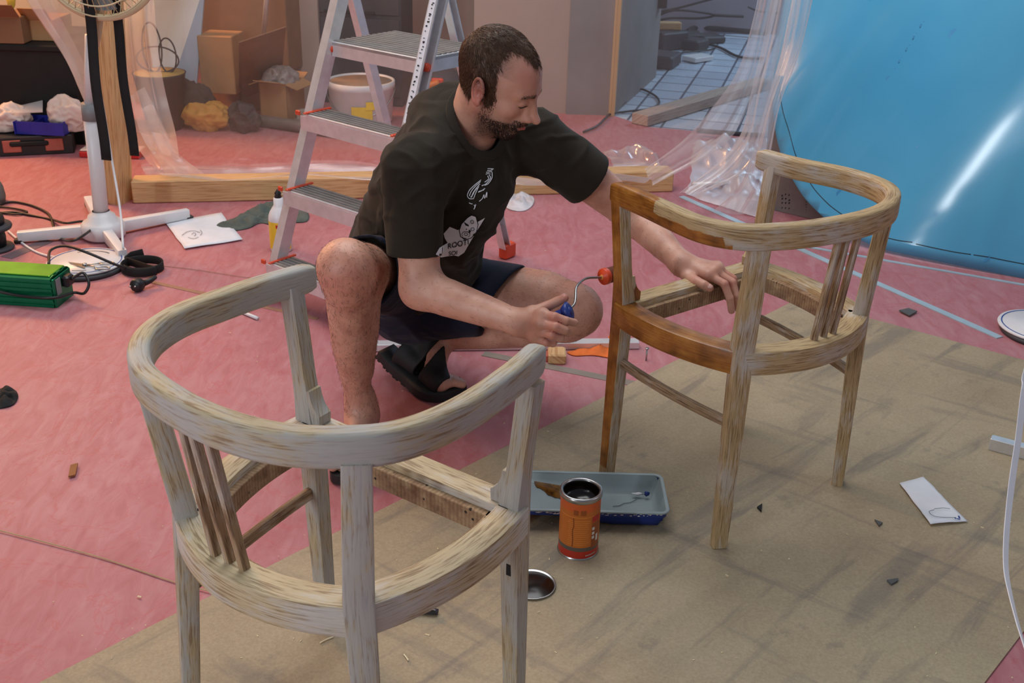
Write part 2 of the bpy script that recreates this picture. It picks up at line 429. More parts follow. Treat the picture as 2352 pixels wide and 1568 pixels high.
def chair(key, label, mats, stain=False):
    px, py, a = POSE[key]; ca, sa = math.cos(a), math.sin(a)
    def Wp(x, y, z): return Vector((px+x*ca-y*sa, py+x*sa+y*ca, z))
    def Lc(p): dx, dy = p[0]-px, p[1]-py; return Vector((dx*ca+dy*sa, -dx*sa+dy*ca, p[2]))
    T = {('f', 't'): (.2126, .132, HR-.045), ('f', 's'): (.2126, .132, SZ), ('f', 'f'): (.2085, .146, .004),
         ('b', 't'): (.176, -.196, HR-.045), ('b', 's'): (.172, -.180, SZ), ('b', 'f'): (.197, -.191, .004)}
    J = {}
    for (k, lv), (x, y, z) in T.items():
        for s in (-1, 1):
            p = Wp(s*x, y, z); sn = SNAP[key].get((k, s, lv))
            if sn:
                q = near(sn[0], sn[1], p); q.z = z if lv != 't' else q.z
                if lv == 'f': q = G(sn[0], sn[1], z)
                dq = q-p
                if dq.length > .02: q = p+dq*(.02/dq.length)
                if lv != 't': q.z = z
                p = q
            J[(k, s, lv)] = p
    root = thing('wooden_armchair', label, 'chair', Wp(0, 0, 0.0035))
    wm, inner, slat = mats
    # arm and back rail
    plan = [G(u, v, HR-.001) for u, v in RAILPX[key]]
    ctr = spline(plan, 120)
    ctr = resample(ctr, 110)
    for _ in range(3):
        ctr = [ctr[0]]+[(ctr[i-1]+ctr[i]*2+ctr[i+1])/4 for i in range(1, len(ctr)-1)]+[ctr[-1]]
    ctr = [Vector((p.x, p.y, HR-.0235)) for p in ctr]
    ext0 = (ctr[0]-ctr[2]).normalized(); ext1 = (ctr[-1]-ctr[-3]).normalized()
    ctr = [ctr[0]+ext0*.010]+ctr+[ctr[-1]+ext1*.010]
    n = len(ctr)
    sec = rrect(.029, .047, .0075, 3)
    def rs(t):
        e = min(t, 1-t)*(n-1)
        k = .80 if e < .5 else (.95 if e < 1.5 else 1.0)
        back = math.sin(PI*t)**2
        return ((k*(1.0+.05*back), k*(1.0+.06*back)))
    rail = MB().sweep(ctr, sec, scale=rs).build('arm_rail', wm, root, auto=50)
    tops = [J[('f', s, 't')] for s in (-1, 1)]+[J[('b', s, 't')] for s in (-1, 1)]
    tops2 = [Vector((p.x, p.y, HR-.02)) for p in tops]
    add_attr(rail, 'joint', lambda v: max(0, 1-min((v-t).length for t in tops2)/.06))
    if stain:
        L = 0; sd = []
        tipA = ctr[0]; marks = [G(1650, 515, HR)]
        lim = (marks[0]-tipA).length
        # distance along the rail from the stained tip
        acc = [0]
        for i in range(1, n): acc.append(acc[-1]+(ctr[i]-ctr[i-1]).length)
        def st(v):
            i = min(range(0, n, 2), key=lambda k: (ctr[k]-v).length)
            d = acc[i]
            top = 1 if v.z > HR-.008 else 0
            lim2 = lim if not top else lim*.42
            # outer side only
            return 1.0 if d < lim2 else max(0, 1-(d-lim2)/.02)
        add_attr(rail, 'stain', st)
    # legs
    cen = Wp(0, -.02, 0)
    def leg(k, s):
        t, m_, f = J[(k, s, 't')], J[(k, s, 's')], J[(k, s, 'f')]
        t = t.copy(); 
        out = Vector((m_.x-cen.x, m_.y-cen.y, 0)).normalized()
        if k == 'f':
            out = Wp(0, 1, 0)-Wp(0, 0, 0)
            i = min(range(n), key=lambda q: (Vector((ctr[q].x, ctr[q].y, 0))-Vector((t.x, t.y, 0))).length); t = Vector((ctr[i].x, ctr[i].y, t.z-.006))
        elif k == 'b':
            # normal of the rail at the leg
            i = min(range(n), key=lambda q: (Vector((ctr[q].x, ctr[q].y, 0))-Vector((t.x, t.y, 0))).length)
            tg = ctr[min(n-1, i+1)]-ctr[max(0, i-1)]; out2 = Vector((tg.y, -tg.x, 0)).normalized()
            out = out2 if out2.dot(out) > 0 else -out2
            rp = ctr[i]; t = Vector((rp.x, rp.y, t.z))*.6+t*.4
        pts = [f.lerp(m_, q/8) for q in range(8)]+[m_.lerp(t+Vector((0, 0, .012)), q/6) for q in range(7)]
        nn = len(pts)-1
        if k == 'b':
            def scl(q):
                z = q*nn
                if z <= 8: w = .74+.26*(z/8)
                else: w = 1-.10*((z-8)/6)
                return (w, w)
            sec_ = rrect(.042, .034, .004, 2)
        else:
            def scl(q):
                z = q*nn
                if z <= 8: w = .66+.24*(z/8)
                else: w = .90-.17*min(1, (z-8)/1.5)
                return (w, w)
            sec_ = rrect(.040, .040, .0035, 2)
        mb = MB(); mb.sweep(pts, sec_, up=out, scale=scl)
        if k == 'f':
            # curved bracket growing out of the post above the front seat rail
            inw = (J[('f', -s, 's')]-m_).normalized(); fr = out
            prof = [(-.006, .0), (.020, .0), (.021, .018), (.015, .023), (.008, .032), (.003, .044), (.0, .058), (-.006, .058)]
            b0 = m_+inw*.0145
            vs = [b0+inw*x+Vector((0, 0, z))-fr*.0142 for x, z in prof]+[b0+inw*x+Vector((0, 0, z))+fr*.0142 for x, z in prof]
            q = len(prof)
            fs = [tuple(range(q-1, -1, -1)), tuple(range(q, 2*q))]+[(i, (i+1) % q, q+(i+1) % q, q+i) for i in range(q)]
            mb.add(vs, fs, [[((Vector(vs[j])-m_).dot(inw)+(Vector(vs[j])-m_).dot(fr)*1.3, vs[j].z) for j in f_] for f_ in fs], 0, False)
        o = mb.build('leg', wm, root, fixn=True, auto=40)
        add_attr(o, 'joint', lambda v: max(0, 1-min((v-m_).length/.06, (v-t).length/.05)))
        if stain and k == 'f' and s == -1:
            wr = (m_-J[('f', 1, 's')]).normalized()
            bot = .03
            def stf(v):
                ax = f.lerp(m_, (v.z-f.z)/(m_.z-f.z)) if v.z < m_.z else m_.lerp(t, min(1, (v.z-m_.z)/(t.z-m_.z))); d = v-ax
                # stained on every face except the one turned to the side rail
                b = (J[('b', -1, 's')]-m_).normalized()
                if v.z < bot: return 0.0
                q_ = 8*(v.z-f.z)/(m_.z-f.z) if v.z < m_.z else 8+6*(v.z-m_.z)/(t.z-m_.z); w_ = (.66+.24*(q_/8)) if q_ <= 8 else .90-.17*min(1, (q_-8)/1.5)
                if d.dot(-out) > .02*w_*.93 and abs(d.dot(wr)) < .022: return 0.0
                return 1.0
            add_attr(o, 'stain', stf); o['label'] = 'front leg stained brown on its outer faces'
        return o
    for k, s in (('f', -1), ('f', 1), ('b', -1), ('b', 1)): leg(k, s)
    # seat frame: four rails with an inner rebate
    zc = SZ-.026
    def seat_rail(p, q, bulge, name, st_=False, w=.046):
        pts = []
        mid = (p+q)/2; nrm = Vector(((q-p).y, -(q-p).x, 0)).normalized()
        if (mid-cen).dot(nrm) < 0: nrm = -nrm
        for i in range(25):
            t = i/24; b = p.lerp(q, t)+nrm*(bulge*4*t*(1-t)); pts.append(Vector((b.x, b.y, zc)))
        sec_ = rrect(w, .050, .003, 2)
        off = nrm
        o = MB().sweep(pts, sec_).build(name, inner, root, auto=40)
        add_attr(o, 'joint', lambda v: max(0, 1-min((v-Vector((p.x, p.y, v.z))).length, (v-Vector((q.x, q.y, v.z))).length)/.07))
        if st_: add_attr(o, 'stain', lambda v: 1.0)
        # rebate strip
        ip = [x-nrm*(w/2+.006)+Vector((0, 0, -.007)) for x in (pts[1:-1] if bulge == 0 else pts[2:-2])]
        sec2 = rrect(.014, .036, .001, 1)
        lg = MB().sweep(ip, sec2).build('seat_ledge', M['ledge'], root, auto=40)
        return o
    def cc(k, s, off=0.0): p = J[(k, s, 's')]; return Vector((p.x, p.y, zc))
    def push(p, d):
        v = Vector((p.x-cen.x, p.y-cen.y, 0)).normalized(); return p+v*d
    fl, fr_, bl, br = cc('f', -1), cc('f', 1), push(cc('b', -1), -.006), push(cc('b', 1), -.006)
    seat_rail(fl, fr_, 0.0, 'seat_front_rail')
    seat_rail(fl, bl, .026, 'seat_side_rail', stain)
    seat_rail(fr_, br, .026, 'seat_side_rail')
    seat_rail(bl, br, .052, 'seat_back_rail')
    # spindles
    c0 = {'L': -.028, 'R': .008}[key]; sp = {'L': .029, 'R': .030}[key]
    for i in (-1, 0, 1):
        x = c0+sp*i
        b0 = Wp(x*.95, -.218 if key == 'L' else -.226, SZ-.004)
        # top: under the rail centre line
        tp = min(ctr, key=lambda q: abs(Lc(q).x-(x*1.05))+(1 if Lc(q).y > 0 else 0)+(10 if Lc(q).y > -.1 else 0))
        t0 = Vector((tp.x, tp.y, HR-.044))
        mb = MB(); mb.sweep([b0.lerp(t0, q/6) for q in range(7)], rrect(.0105, .014, .0025, 2), up=Wp(0, 1, 0)-Wp(0, 0, 0))
        o = mb.build('spindle', slat, root, auto=40)
        add_attr(o, 'joint', lambda v: 0)
    # side rungs
    def rung(s, zf, zb, bulge):
        a0, a1 = J[('f', s, 's')], J[('f', s, 'f')]; b0, b1 = J[('b', s, 's')], J[('b', s, 'f')]
        p = a1.lerp(a0, zf/SZ); q = b1.lerp(b0, zb/SZ); nrm = Vector(((q-p).y, -(q-p).x, 0)).normalized()
        if ((p+q)/2-cen).dot(nrm) < 0: nrm = -nrm
        pts = [p.lerp(q, i/16)+nrm*(bulge*4*(i/16)*(1-i/16)) for i in range(17)]
        o = MB().sweep(pts, rrect(.013, .022, .004, 2)).build('side_rung', slat, root, auto=40)
        add_attr(o, 'joint', lambda v: 0)
    if key == 'L':
        rung(-1, .305, .305, .006)
        # open mortise where the right rung is missing
        p = J[('f', 1, 'f')].lerp(J[('f', 1, 's')], .74); bdir = Wp(0, -1, 0)-Wp(0, 0, 0)
        rx = rotz(math.atan2(bdir.y, bdir.x))
        MB().box(p+bdir*.0164, (.0020, .008, .022), rx).build('mortise', M['black'], root)
    else:
        rung(-1, .305, .285, .012); rung(1, .315, .295, .012)
    return root, J
rootL, JL = chair('L', 'stripped whitish wooden armchair in the foreground on the hardboard', (M['woodL'], M['woodLin'], M['slat']))
rootR, JR = chair('R', 'bare wooden armchair with one front leg and arm freshly stained brown', (M['woodR'], M['woodR'], M['slat']), True)
# ------------------------------------------------------------------ room shell
M['wall'] = simple('plaster_wall_beige', srgb(172, 154, 142), .85, 0, .05, 2, .05)
M['wall_grey'] = simple('grey_column_render', srgb(140, 134, 132), .85, 0, .08, 3, .1)
M['wall_warm'] = simple('cream_wall', srgb(226, 208, 168), .85, 0, .03, 2)
def quad_wall(name, poly, z0, z1, mat):
    o = MB().prism(poly, z0, z1).build(name, mat); tag(o, None, kind='structure'); return o
quad_wall('wall_back', [(-6, 6.8), (-.24, 6.8), (-.24, 5.76), (.25, 5.74), (.25, 6.95), (-6, 6.95)], -.05, 3.5, M['wall'])
quad_wall('wall_column', [(.25, 5.72), (.50, 5.72), (.84, 6.76), (.60, 6.9), (.25, 6.9)], -.05, 3.5, M['wall_grey'])
quad_wall('wall_left', [(-6.2, -2), (-6, -2), (-6, 6.1), (-6.2, 6.1)], -.05, 3.5, M['wall_warm'])
quad_wall('wall_right', [(6, -2), (6.2, -2), (6.2, 6.1), (6, 6.1)], -.05, 3.5, M['wall'])
# door lining strip at the opening
o = MB().prism([(.475, 5.705), (.505, 5.705), (.515, 5.76), (.485, 5.76)], 0, 2.6).build('trim_1', M['pine']); tag(o, kind='structure')
# tiled room beyond the opening
def tile_mat():
    t = NT('pale_blue_floor_tiles'); d = G(1640, 110)-G(1530, 270); a = math.atan2(d.y, d.x)
    c = t.n('ShaderNodeMapping', {0: t.n('ShaderNodeTexCoord').outputs['Object'], 2: (0, 0, -a), 3: (1, 1, 1)}).outputs[0]
    b = t.n('ShaderNodeTexBrick', {'Vector': c, 'Color1': srgb(176, 190, 208), 'Color2': srgb(200, 212, 226), 'Mortar': srgb(84, 94, 110), 'Scale': 1.0, 'Mortar Size': .007, 'Brick Width': .22, 'Row Height': .19})
    b.offset = 0.0
    t.P(col=b.outputs[0], rough=t.ramp(t.noise(c, 5, 4), [(.3, .16), (.7, .4)])); return t.m
o = MB().prism([(.25, 4.8), (6, 4.8), (6, 9.0), (.25, 8.5)], -.05, -.0015).build('floor_tiled', tile_mat()); tag(o, 'pale tiled floor of the room beyond', kind='structure')
M['back_room'] = simple('grey_lilac_wall', srgb(148, 140, 150), .85, 0, .05, 2)
quad_wall('wall_far', [(.4, 8.3), (6.0, 8.9), (6.0, 9.1), (.4, 8.5)], -.05, 3.5, M['back_room'])
quad_wall('wall_far_left', [(.3, 6.7), (.45, 6.9), (.45, 8.4), (.3, 8.4)], -.05, 3.5, M['back_room'])
# ------------------------------------------------------------------ boxes from ground pixels
def gbox(mb, uvL, uvR, depth, h, z0=0.0, mi=0, bev=.004, lean=0):
    a, b = G(*uvL, z0), G(*uvR, z0); d = (b-a); w = d.length; d.normalize(); n = Vector((-d.y, d.x, 0))
    if n.y < 0: n = -n
    c = (a+b)/2+n*depth/2+Vector((0, 0, h/2)); R = basis(d, n, Vector((0, 0, 1)))
    mb.box(c, (w, depth, h), R, mi, bev); return a, b, d, n
# timber post and beam
def fit_up(name, u0, v0, u1, v1, w, dpt, top, mat, label, cat):
    a = G(u0, v0); b = Q(u1, v1, a.y-.02); d = (b-a); ax = d/d.z
    pts = [a+Vector((0, 0, .001)), a+ax*top]
    mb = MB(); mb.sweep(pts, rrect(w, dpt, .004, 2), up=(-.35, -1, 0))
    o = mb.build(name, mat, None, auto=40); return tag(o, label, cat)
fit_up('timber_post', 270, 462, 248, 60, .085, .085, 2.4, M['pine'], 'upright pine post behind the white fan stand', 'post')
mb = MB(); a = G(306, 468); b = G(1545, 441); d = (b-a).normalized(); nn = Vector((-d.y, d.x, 0)); L = (b-a).length
mb.box((a+b)/2+nn*.045+Vector((0, 0, .045)), (L, .09, .088), basis(d, nn, Vector((0, 0, 1))), 0, .004)
o = mb.build('timber_beam', M['pine']); tag(o, 'long pine beam lying on the pink floor behind the ladder', 'timber')
# grey pipe on the floor in the background
a, b = G(552, 283), G(915, 338)
o = MB().tube([a+Vector((0, 0, .03)), a.lerp(b, .5)+Vector((0, 0, .03)), b+Vector((0, 0, .03))], .028, 14).build('grey_pipe', simple('grey_pipe_plastic', srgb(120, 112, 108), .5)); tag(o, 'grey pipe lying on the floor in front of the cardboard boxes', 'pipe')
# ------------------------------------------------------------------ fan stand
fanc = G(240, 545); fanc.z = 0
fan = thing('pedestal_fan', 'white pedestal fan on a cross-shaped foot, black straps hung on it', 'fan', fanc)
for u, v in ((42, 545), (432, 492), (283, 588), (203, 462)):
    e = G(u, v, .02); h = Vector((fanc.x, fanc.y, .028)); dd = (e-h).normalized(); s0 = h+dd*.05
    MB().sweep([s0+Vector((0, 0, .004)), e+Vector((0, 0, .004))], rrect(.036, .042, .004, 2), scale=lambda t: 1-.18*t).build('foot', M['white_plastic'], fan, auto=40)
    MB().box(Vector((e.x, e.y, .008)), (.03, .03, .015), rotz(math.atan2(dd.y, dd.x)), 0, .003).build('foot_cap', M['black_plastic'], fan)
MB().lathe(fanc, [(.0, .0), (.06, .001), (.075, .012), (.075, .05), (.066, .062), (.05, .07), (.046, .085), (.034, .092), (.03, .1)], seg=40).build('hub', M['white_plastic'], fan)
ftop = Q(206, 245, fanc.y-.01); ax = (ftop-fanc); zt = ftop.z
MB().tube([fanc+Vector((0, 0, .08)), fanc+ax*.5, ftop], .0255, 24).build('pole', M['white_plastic'], fan)
MB().tube([ftop-ax.normalized()*.045, ftop+ax.normalized()*.012], .0285, 24).build('clamp_collar', M['grey_plastic'], fan)
ft2 = Q(208, 80, fanc.y-.02)
MB().tube([ftop, ft2], .018, 20).build('inner_pole', M['white_plastic'], fan)
n0 = Q(222, 108, fanc.y-.03); n1 = Q(217, -40, fanc.y-.03); up_ = (n1-n0)
mb = MB(); mb.sweep([n0+up_*t for t in (0, .2, .5, .8, 1.0)], rrect(.062, .05, .014, 4), up=(0, 1, 0), scale=lambda t: (.18+.95*min(1, t*1.25), .5+.5*t))
mb.build('control_column', M['cream_plastic'], fan)
for v in (28, 41):
    p = Q(211, v, fanc.y-.058); MB().lathe(p, [(0, -.01), (.008, -.01), (.008, .004), (.006, .006), (0, .006)], (0, -1, .1), 16).build('button', M['black_plastic'], fan)
# fan cage, bottom rim only in view: full round cage above
hc = Q(228, -96, fanc.y-.05); mb = MB(); Rr = .182
fx = Vector((.97, .1, .0)).normalized(); fn = Vector((0, -1, .12)).normalized(); fy = fn.cross(fx)
for rr, off in ((Rr, 0), (Rr*.98, -.03), (Rr*.8, -.055), (Rr*.5, -.07), (Rr*.2, -.075), (Rr*.98, .03), (Rr*.75, .06)):
    mb.tube([hc+(fx*math.cos(q)+fy*math.sin(q))*rr-fn*off for q in [2*PI*k/40 for k in range(40)]], .0028, 6, closed=True)
for k in range(48):
    q = 2*PI*k/48; dr = fx*math.cos(q)+fy*math.sin(q)
    mb.tube([hc+dr*.04-fn*-.078, hc+dr*Rr*.6-fn*-.066, hc+dr*Rr-fn*0, hc+dr*Rr*.7-fn*.066, hc+dr*.08-fn*.07], .0014, 5, cap=False)
mb.build('fan_cage', M['cream_plastic'], fan)
mb = MB(); mb.tube([hc+(fx*math.cos(q)+fy*math.sin(q))*Rr for q in [2*PI*k/48 for k in range(48)]], .011, 10, closed=True); mb.build('cage_rim', M['cream_plastic'], fan)
mb = MB(); mb.lathe(hc-fn*.03, [(0, .02), (.05, .02), (.06, -.02), (.055, -.12), (.03, -.15), (0, -.15)], fn, 28); mb.build('motor_housing', M['cream_plastic'], fan)
mb = MB()
for k in range(3):
    q = 2*PI*k/3+.4; vs = []
    for i in range(7):
        for j in range(5):
            rr = .04+.12*i/6; aa = q+(-.42+.21*j)*(.6+.4*i/6); vs.append(hc+(fx*math.cos(aa)+fy*math.sin(aa))*rr+fn*(.018*(j-2)/2))
    mb.add(vs, [(i*5+j, i*5+j+1, (i+1)*5+j+1, (i+1)*5+j) for i in range(6) for j in range(4)])
mb.build('fan_blade', M['grey_plastic'], fan)
# black straps hanging from the cage
for (ua, ub, vb, lab, w) in ((200, 243, 368, 'black fabric strap hanging from the fan in front of its white pole', .034), (262, 308, 358, 'black fabric strap hanging from the fan right of the pine post', .032)):
    Y = fanc.y-.10 if ua < 230 else fanc.y-.02
    p1 = Q(ua, 5, Y); p2 = Q(ub, vb, Y+.02); pp = []
    hk = Vector((p1.x-(p2.x-p1.x)*.12, p1.y, p1.z+.06))
    for t in range(18):
        k = t/17; q = hk.lerp(p2, k); pp.append(q+Vector((.003*math.sin(k*9), .004*math.sin(k*7), 0)))
    o = MB().sweep(pp, rrect(w, .004, .0015, 1), up=(0, 1, 0)).build('fabric_strap', M['black'], None); tag(o, lab, 'strap', None)
# white mains lead of the fan
cp = [Q(u, v, y) for u, v, y in ((219, 105, 3.66), (226, 180, 3.66), (240, 260, 3.66), (252, 350, 3.68), (262, 400, 3.7), (275, 460, 3.66))]+[G(282, 520, .006), G(283, 560, .05)]
cp = [Q(u, v, y) for u, v, y in ((219, 105, 3.66), (228, 190, 3.66), (241, 270, 3.65), (254, 350, 3.62), (266, 420, 3.58), (277, 490, 3.52))]+[G(283, 572, .05)]
MB().tube(spline(cp, 40), .0042, 8).build('power_cord', M['white_plastic'], fan)
# ------------------------------------------------------------------ step ladder
Fl, Frr = Vector((-.766, 3.136, 0)), Vector((-.431, 2.866, 0)); dW = (Frr-Fl).normalized(); nA = Vector((-dW.y, dW.x, 0))
lad = thing('step_ladder', 'aluminium step ladder with platform standing open behind the man', 'ladder', (Fl+Frr)/2+nA*.3)
tpL = Q(790, -10, 3.275); 
def rail_at(base, side, z): return base+nA*(.27*z)+dW*((.099+.029*side)*z)+Vector((0, 0, z))
Rb = Vector((-.025, 3.575, 0)); Lb = Rb-dW*.47
def rear_at(base, side, z): return base-nA*(.385*z)+dW*((.075+.03*side)*z)+Vector((0, 0, z))
ch = [(-.015, -.021), (.015, -.021), (.015, -.017), (-.011, -.017), (-.011, .017), (.015, .017), (.015, .021), (-.015, .021)]
for base, side in ((Fl, 1), (Frr, -1)):
    sc_ = [(a*(1 if side == 1 else -1), b) for a, b in ch]
    MB().sweep([rail_at(base, side, z) for z in (.03, .5, 1.0, 1.28)], sc_, up=nA, smooth=False).build('side_rail', M['alu'], lad, fixn=True)
    p = rail_at(base, side, 0); MB().box(p+Vector((0, 0, .0245)), (.04, .075, .047), rotz(math.atan2(dW.y, dW.x)), 0, .006).build('foot', M['orange_plastic'], lad)
for base, side in ((Lb, 1), (Rb, -1)):
    sc_ = [(a*(1 if side == 1 else -1), b*.72) for a, b in ch]
    MB().sweep([rear_at(base, side, z) for z in (.045, .5, 1.0, 1.24)], sc_, up=nA, smooth=False).build('rear_leg', M['alu'], lad, fixn=True)
    p = rear_at(base, side, 0); MB().box(p+Vector((0, 0, .0275)), (.036, .058, .053), rotz(math.atan2(dW.y, dW.x)), 0, .005).build('foot', M['orange_plastic'], lad)
M['alu_tread'] = simple('ribbed_aluminium_tread', srgb(150, 146, 142), .5, .6, .08, 30)
RW = basis(dW, nA, Vector((0, 0, 1)))
for z in (.135, .36, .585):
    a = rail_at(Fl, 1, z); b = rail_at(Frr, -1, z); w = (b-a).length
    c = (a+b)/2
    st = MB().box(c+Vector((0, 0, -.012))+nA*.0, (w-.018, .082, .022), RW, 0, .002)
    st.box(c+Vector((0, 0, -.030))-nA*.040, (w+.024, .0035, .042), RW, 0)
    st.box(c+Vector((0, 0, -.030))+nA*.040, (w+.024, .0035, .042), RW, 0)
    o = st.build('tread', M['alu'], lad)
    rb = MB()
    for k in range(5): rb.box(c+Vector((0, 0, .001))+nA*(-.032+.016*k), (w-.02, .009, .003), RW)
    rb.build('tread_ribs', M['alu_tread'], o)
    for s_, e in ((-1, a), (1, b)):
        MB().box(e+dW*s_*.0+Vector((0, 0, .003))-dW*s_*.018, (.010, .105, .006), RW, 0, .002).build('end_cap', M['orange_plastic'], lad)
        MB().box(e-nA*.048+dW*s_*.014, (.018, .008, .014), RW, 0, .002).build('end_cap', M['orange_plastic'], lad)
zp = .79
a = rail_at(Fl, 1, zp)+dW*.012; b = rail_at(Frr, -1, zp)-dW*.012; w = (b-a).length; c = (a+b)/2+nA*.125
st = MB().box(c+Vector((0, 0, -.010)), (w, .262, .012), RW, 0, .002)
for s_ in (-1, 1): st.box(c+Vector((0, 0, -.026))+nA*s_*.129, (w, .004, .040), RW)
for s_ in (-1, 1): st.box(c+Vector((0, 0, -.026))+dW*s_*(w/2-.002), (.004, .258, .040), RW)
o = st.build('platform', M['alu'], lad)
rb = MB()
for k in range(12): rb.box(c+Vector((0, 0, -.003))+nA*(-.118+.0215*k), (w-.006, .013, .004), RW)
rb.build('platform_ribs', M['alu_tread'], o)
for P_, sg in ((a, -1), (b, 1)):
    for off in (0, .255):
        q = P_+nA*off+Vector((0, 0, -.026))+dW*sg*.008
        MB().lathe(q-dW*.012, [(0, 0), (.011, 0), (.012, .004), (.012, .02), (.01, .024), (0, .024)], dW, 16).build('pivot_cap', M['orange_plastic'], lad)
pr = rear_at(Rb, -1, .12); pl = rear_at(Lb, 1, .12)
MB().tube([pl, pr], .009, 10).build('cross_brace', M['alu'], lad)
# printed tape on the right rail
mb = MB(); RB = [rail_at(Frr, -1, z) for z in (.62, .95)]; fn_ = -nA
axr = (RB[1]-RB[0]).normalized()
mb.box((RB[0]+RB[1])/2-nA*.0225-dW*.0, (.022, .001, (RB[1]-RB[0]).length), basis(dW, -(axr.cross(dW)).normalized()*-1, axr), 0)
tp = mb.build('label_tape', M['paper'], lad)
mb = MB()
for i in range(22):
    t = .04+i*.043; p = RB[0].lerp(RB[1], t)-nA*.0237
    for j in range(random.randint(1, 3)): mb.box(p+axr*random.uniform(-.004, .004)+dW*random.uniform(-.004, .004), (random.uniform(.003, .008), .0006, random.uniform(.0012, .004)), basis(dW, nA, axr))
mb.build('tape_lettering', M['ink'], tp)
# ------------------------------------------------------------------ glue bottle
gp = G(647, 574); gb = thing('glue_bottle', 'white and yellow glue bottle with a black nozzle beside the ladder', 'bottle', gp)
prof = [(0, 0), (.034, 0), (.038, .004), (.038, .118), (.037, .128), (.032, .142), (.022, .158), (.017, .166), (.0165, .19), (.013, .192), (0, .192)]
MB().lathe(gp, prof).build('bottle_body', M['white_plastic'], gb)
M['yellow'] = simple('yellow_label', srgb(236, 200, 50), .5)
def wrap(c, r, z0, z1, a0, a1, mat, name, parent, n=24):
    vs = []; 
    for k in range(n+1):
        q = a0+(a1-a0)*k/n
        for z in (z0, z1): vs.append(Vector(c)+Vector((r*math.cos(q), r*math.sin(q), z)))
    return MB().add(vs, [(2*k, 2*k+2, 2*k+3, 2*k+1) for k in range(n)]).build(name, mat, parent)
wrap(gp, .0384, .012, .112, -2.9, -.3, M['yellow'], 'label', gb)
wrap(gp, .0387, .092, .104, -1.75, -.6, M['red_plastic'], 'label_band', gb)
wrap(gp, .0387, .030, .076, -1.75, -.6, M['dark_grey'], 'label_picture', gb)
wrap(gp, .0390, .050, .058, -1.7, -1.1, M['paper'], 'label_picture', gb)
MB().lathe(gp+Vector((0, 0, .19)), [(0, 0), (.011, 0), (.013, .004), (.010, .012), (.012, .018), (.006, .026), (.003, .032), (0, .033)], seg=16).build('nozzle', M['black_plastic'], gb)
MB().tube([gp+Vector((.013, 0, .185))+Vector((.010*math.sin(q), 0, .008-.012*math.cos(q))) for q in [PI*k/8 for k in range(9)]], .0012, 6).build('cap_loop', M['white_plastic'], gb)
# ------------------------------------------------------------------ green aluminium power supply
p0, p1 = G(-170, 688, 0), G(125, 708, 0)
dd = (p1-p0).normalized(); nn = Vector((-dd.y, dd.x, 0)); Rg = basis(dd, nn, Vector((0, 0, 1)))
gl = (p1-p0).length; wg, hg = .115, .092
M['green'] = simple('green_anodised_aluminium', srgb(24, 132, 92), .3, .75, .08)
M['lime'] = simple('lime_anodised_top', srgb(92, 176, 52), .32, .6, .1)
gs = thing('ballast_unit', 'green ribbed aluminium ballast box with a black lead wrapped round it', 'power supply', p1+nn*wg/2)
cg = (p0+p1)/2+nn*wg/2
sec = [(-wg/2, -hg/2)]
pr = []
def side_prof(sx):
    q = []; z = -hg/2; k = 0
    while z < hg/2-.001:
        q.append((sx*(wg/2-(.004 if k % 2 else 0)), z)); q.append((sx*(wg/2-(.004 if k % 2 else 0)), min(hg/2, z+.0085))); z += .0085; k += 1
    return q
right = side_prof(1); left = side_prof(-1)[::-1]
topp = [(wg/2-.008, hg/2+.004), (.03, hg/2+.006), (.028, hg/2+.003), (.012, hg/2+.003), (.010, hg/2+.006), (-.010, hg/2+.006), (-.012, hg/2+.003), (-.028, hg/2+.003), (-.03, hg/2+.006), (-wg/2+.008, hg/2+.004)]
sec = right+topp+left
a = p0+nn*wg/2+Vector((0, 0, hg/2+.001)); b = p1+nn*wg/2+Vector((0, 0, hg/2+.001))
MB().sweep([a, b], sec, smooth=False).build('housing', M['green'], gs, fixn=True)
MB().box(cg+Vector((0, 0, hg+.0075)), (gl-.01, wg-.02, .004), Rg, 0, .002).build('top_cover', M['lime'], gs)
MB().box(p1+nn*wg/2+dd*.004+Vector((0, 0, hg/2)), (.008, wg-.004, hg+.004), Rg, 0, .003).build('end_plate', M['green'], gs)
MB().box(p1+nn*.028+dd*.009+Vector((0, 0, .062)), (.003, .028, .052), Rg, 0, .001).build('rating_plate', M['grey_plastic'], gs)
MB().box(p1+nn*.070+dd*.018+Vector((0, 0, .066)), (.024, .04, .036), Rg, 0, .005).build('plug_socket', M['black_plastic'], gs)
e = p1+nn*.070+dd*.03
MB().tube(spline([e+Vector((0, 0, .07)), e+dd*.03+nn*.02+Vector((0, 0, .085)), e+dd*.055+Vector((0, 0, .06)), e+dd*.04-nn*.01+Vector((0, 0, .03)), e+Vector((0, 0, .025)), p1-nn*.012+dd*.005+Vector((0, 0, .04)), p1-nn*.007-dd*.12+Vector((0, 0, .04)), p1-nn*.008-dd*.25+Vector((0, 0, .066)), p1-nn*.006-dd*.36+Vector((0, 0, .075))], 70), .0045, 8).build('power_cord', M['black_plastic'], gs)
MB().tube(spline([G(112, 606, .10), G(116, 575, .09), G(150, 565, .10), G(200, 580, .09), G(262, 606, .05), G(290, 615, .03)], 40), .0045, 8).build('power_cord', M['black_plastic'], gs)
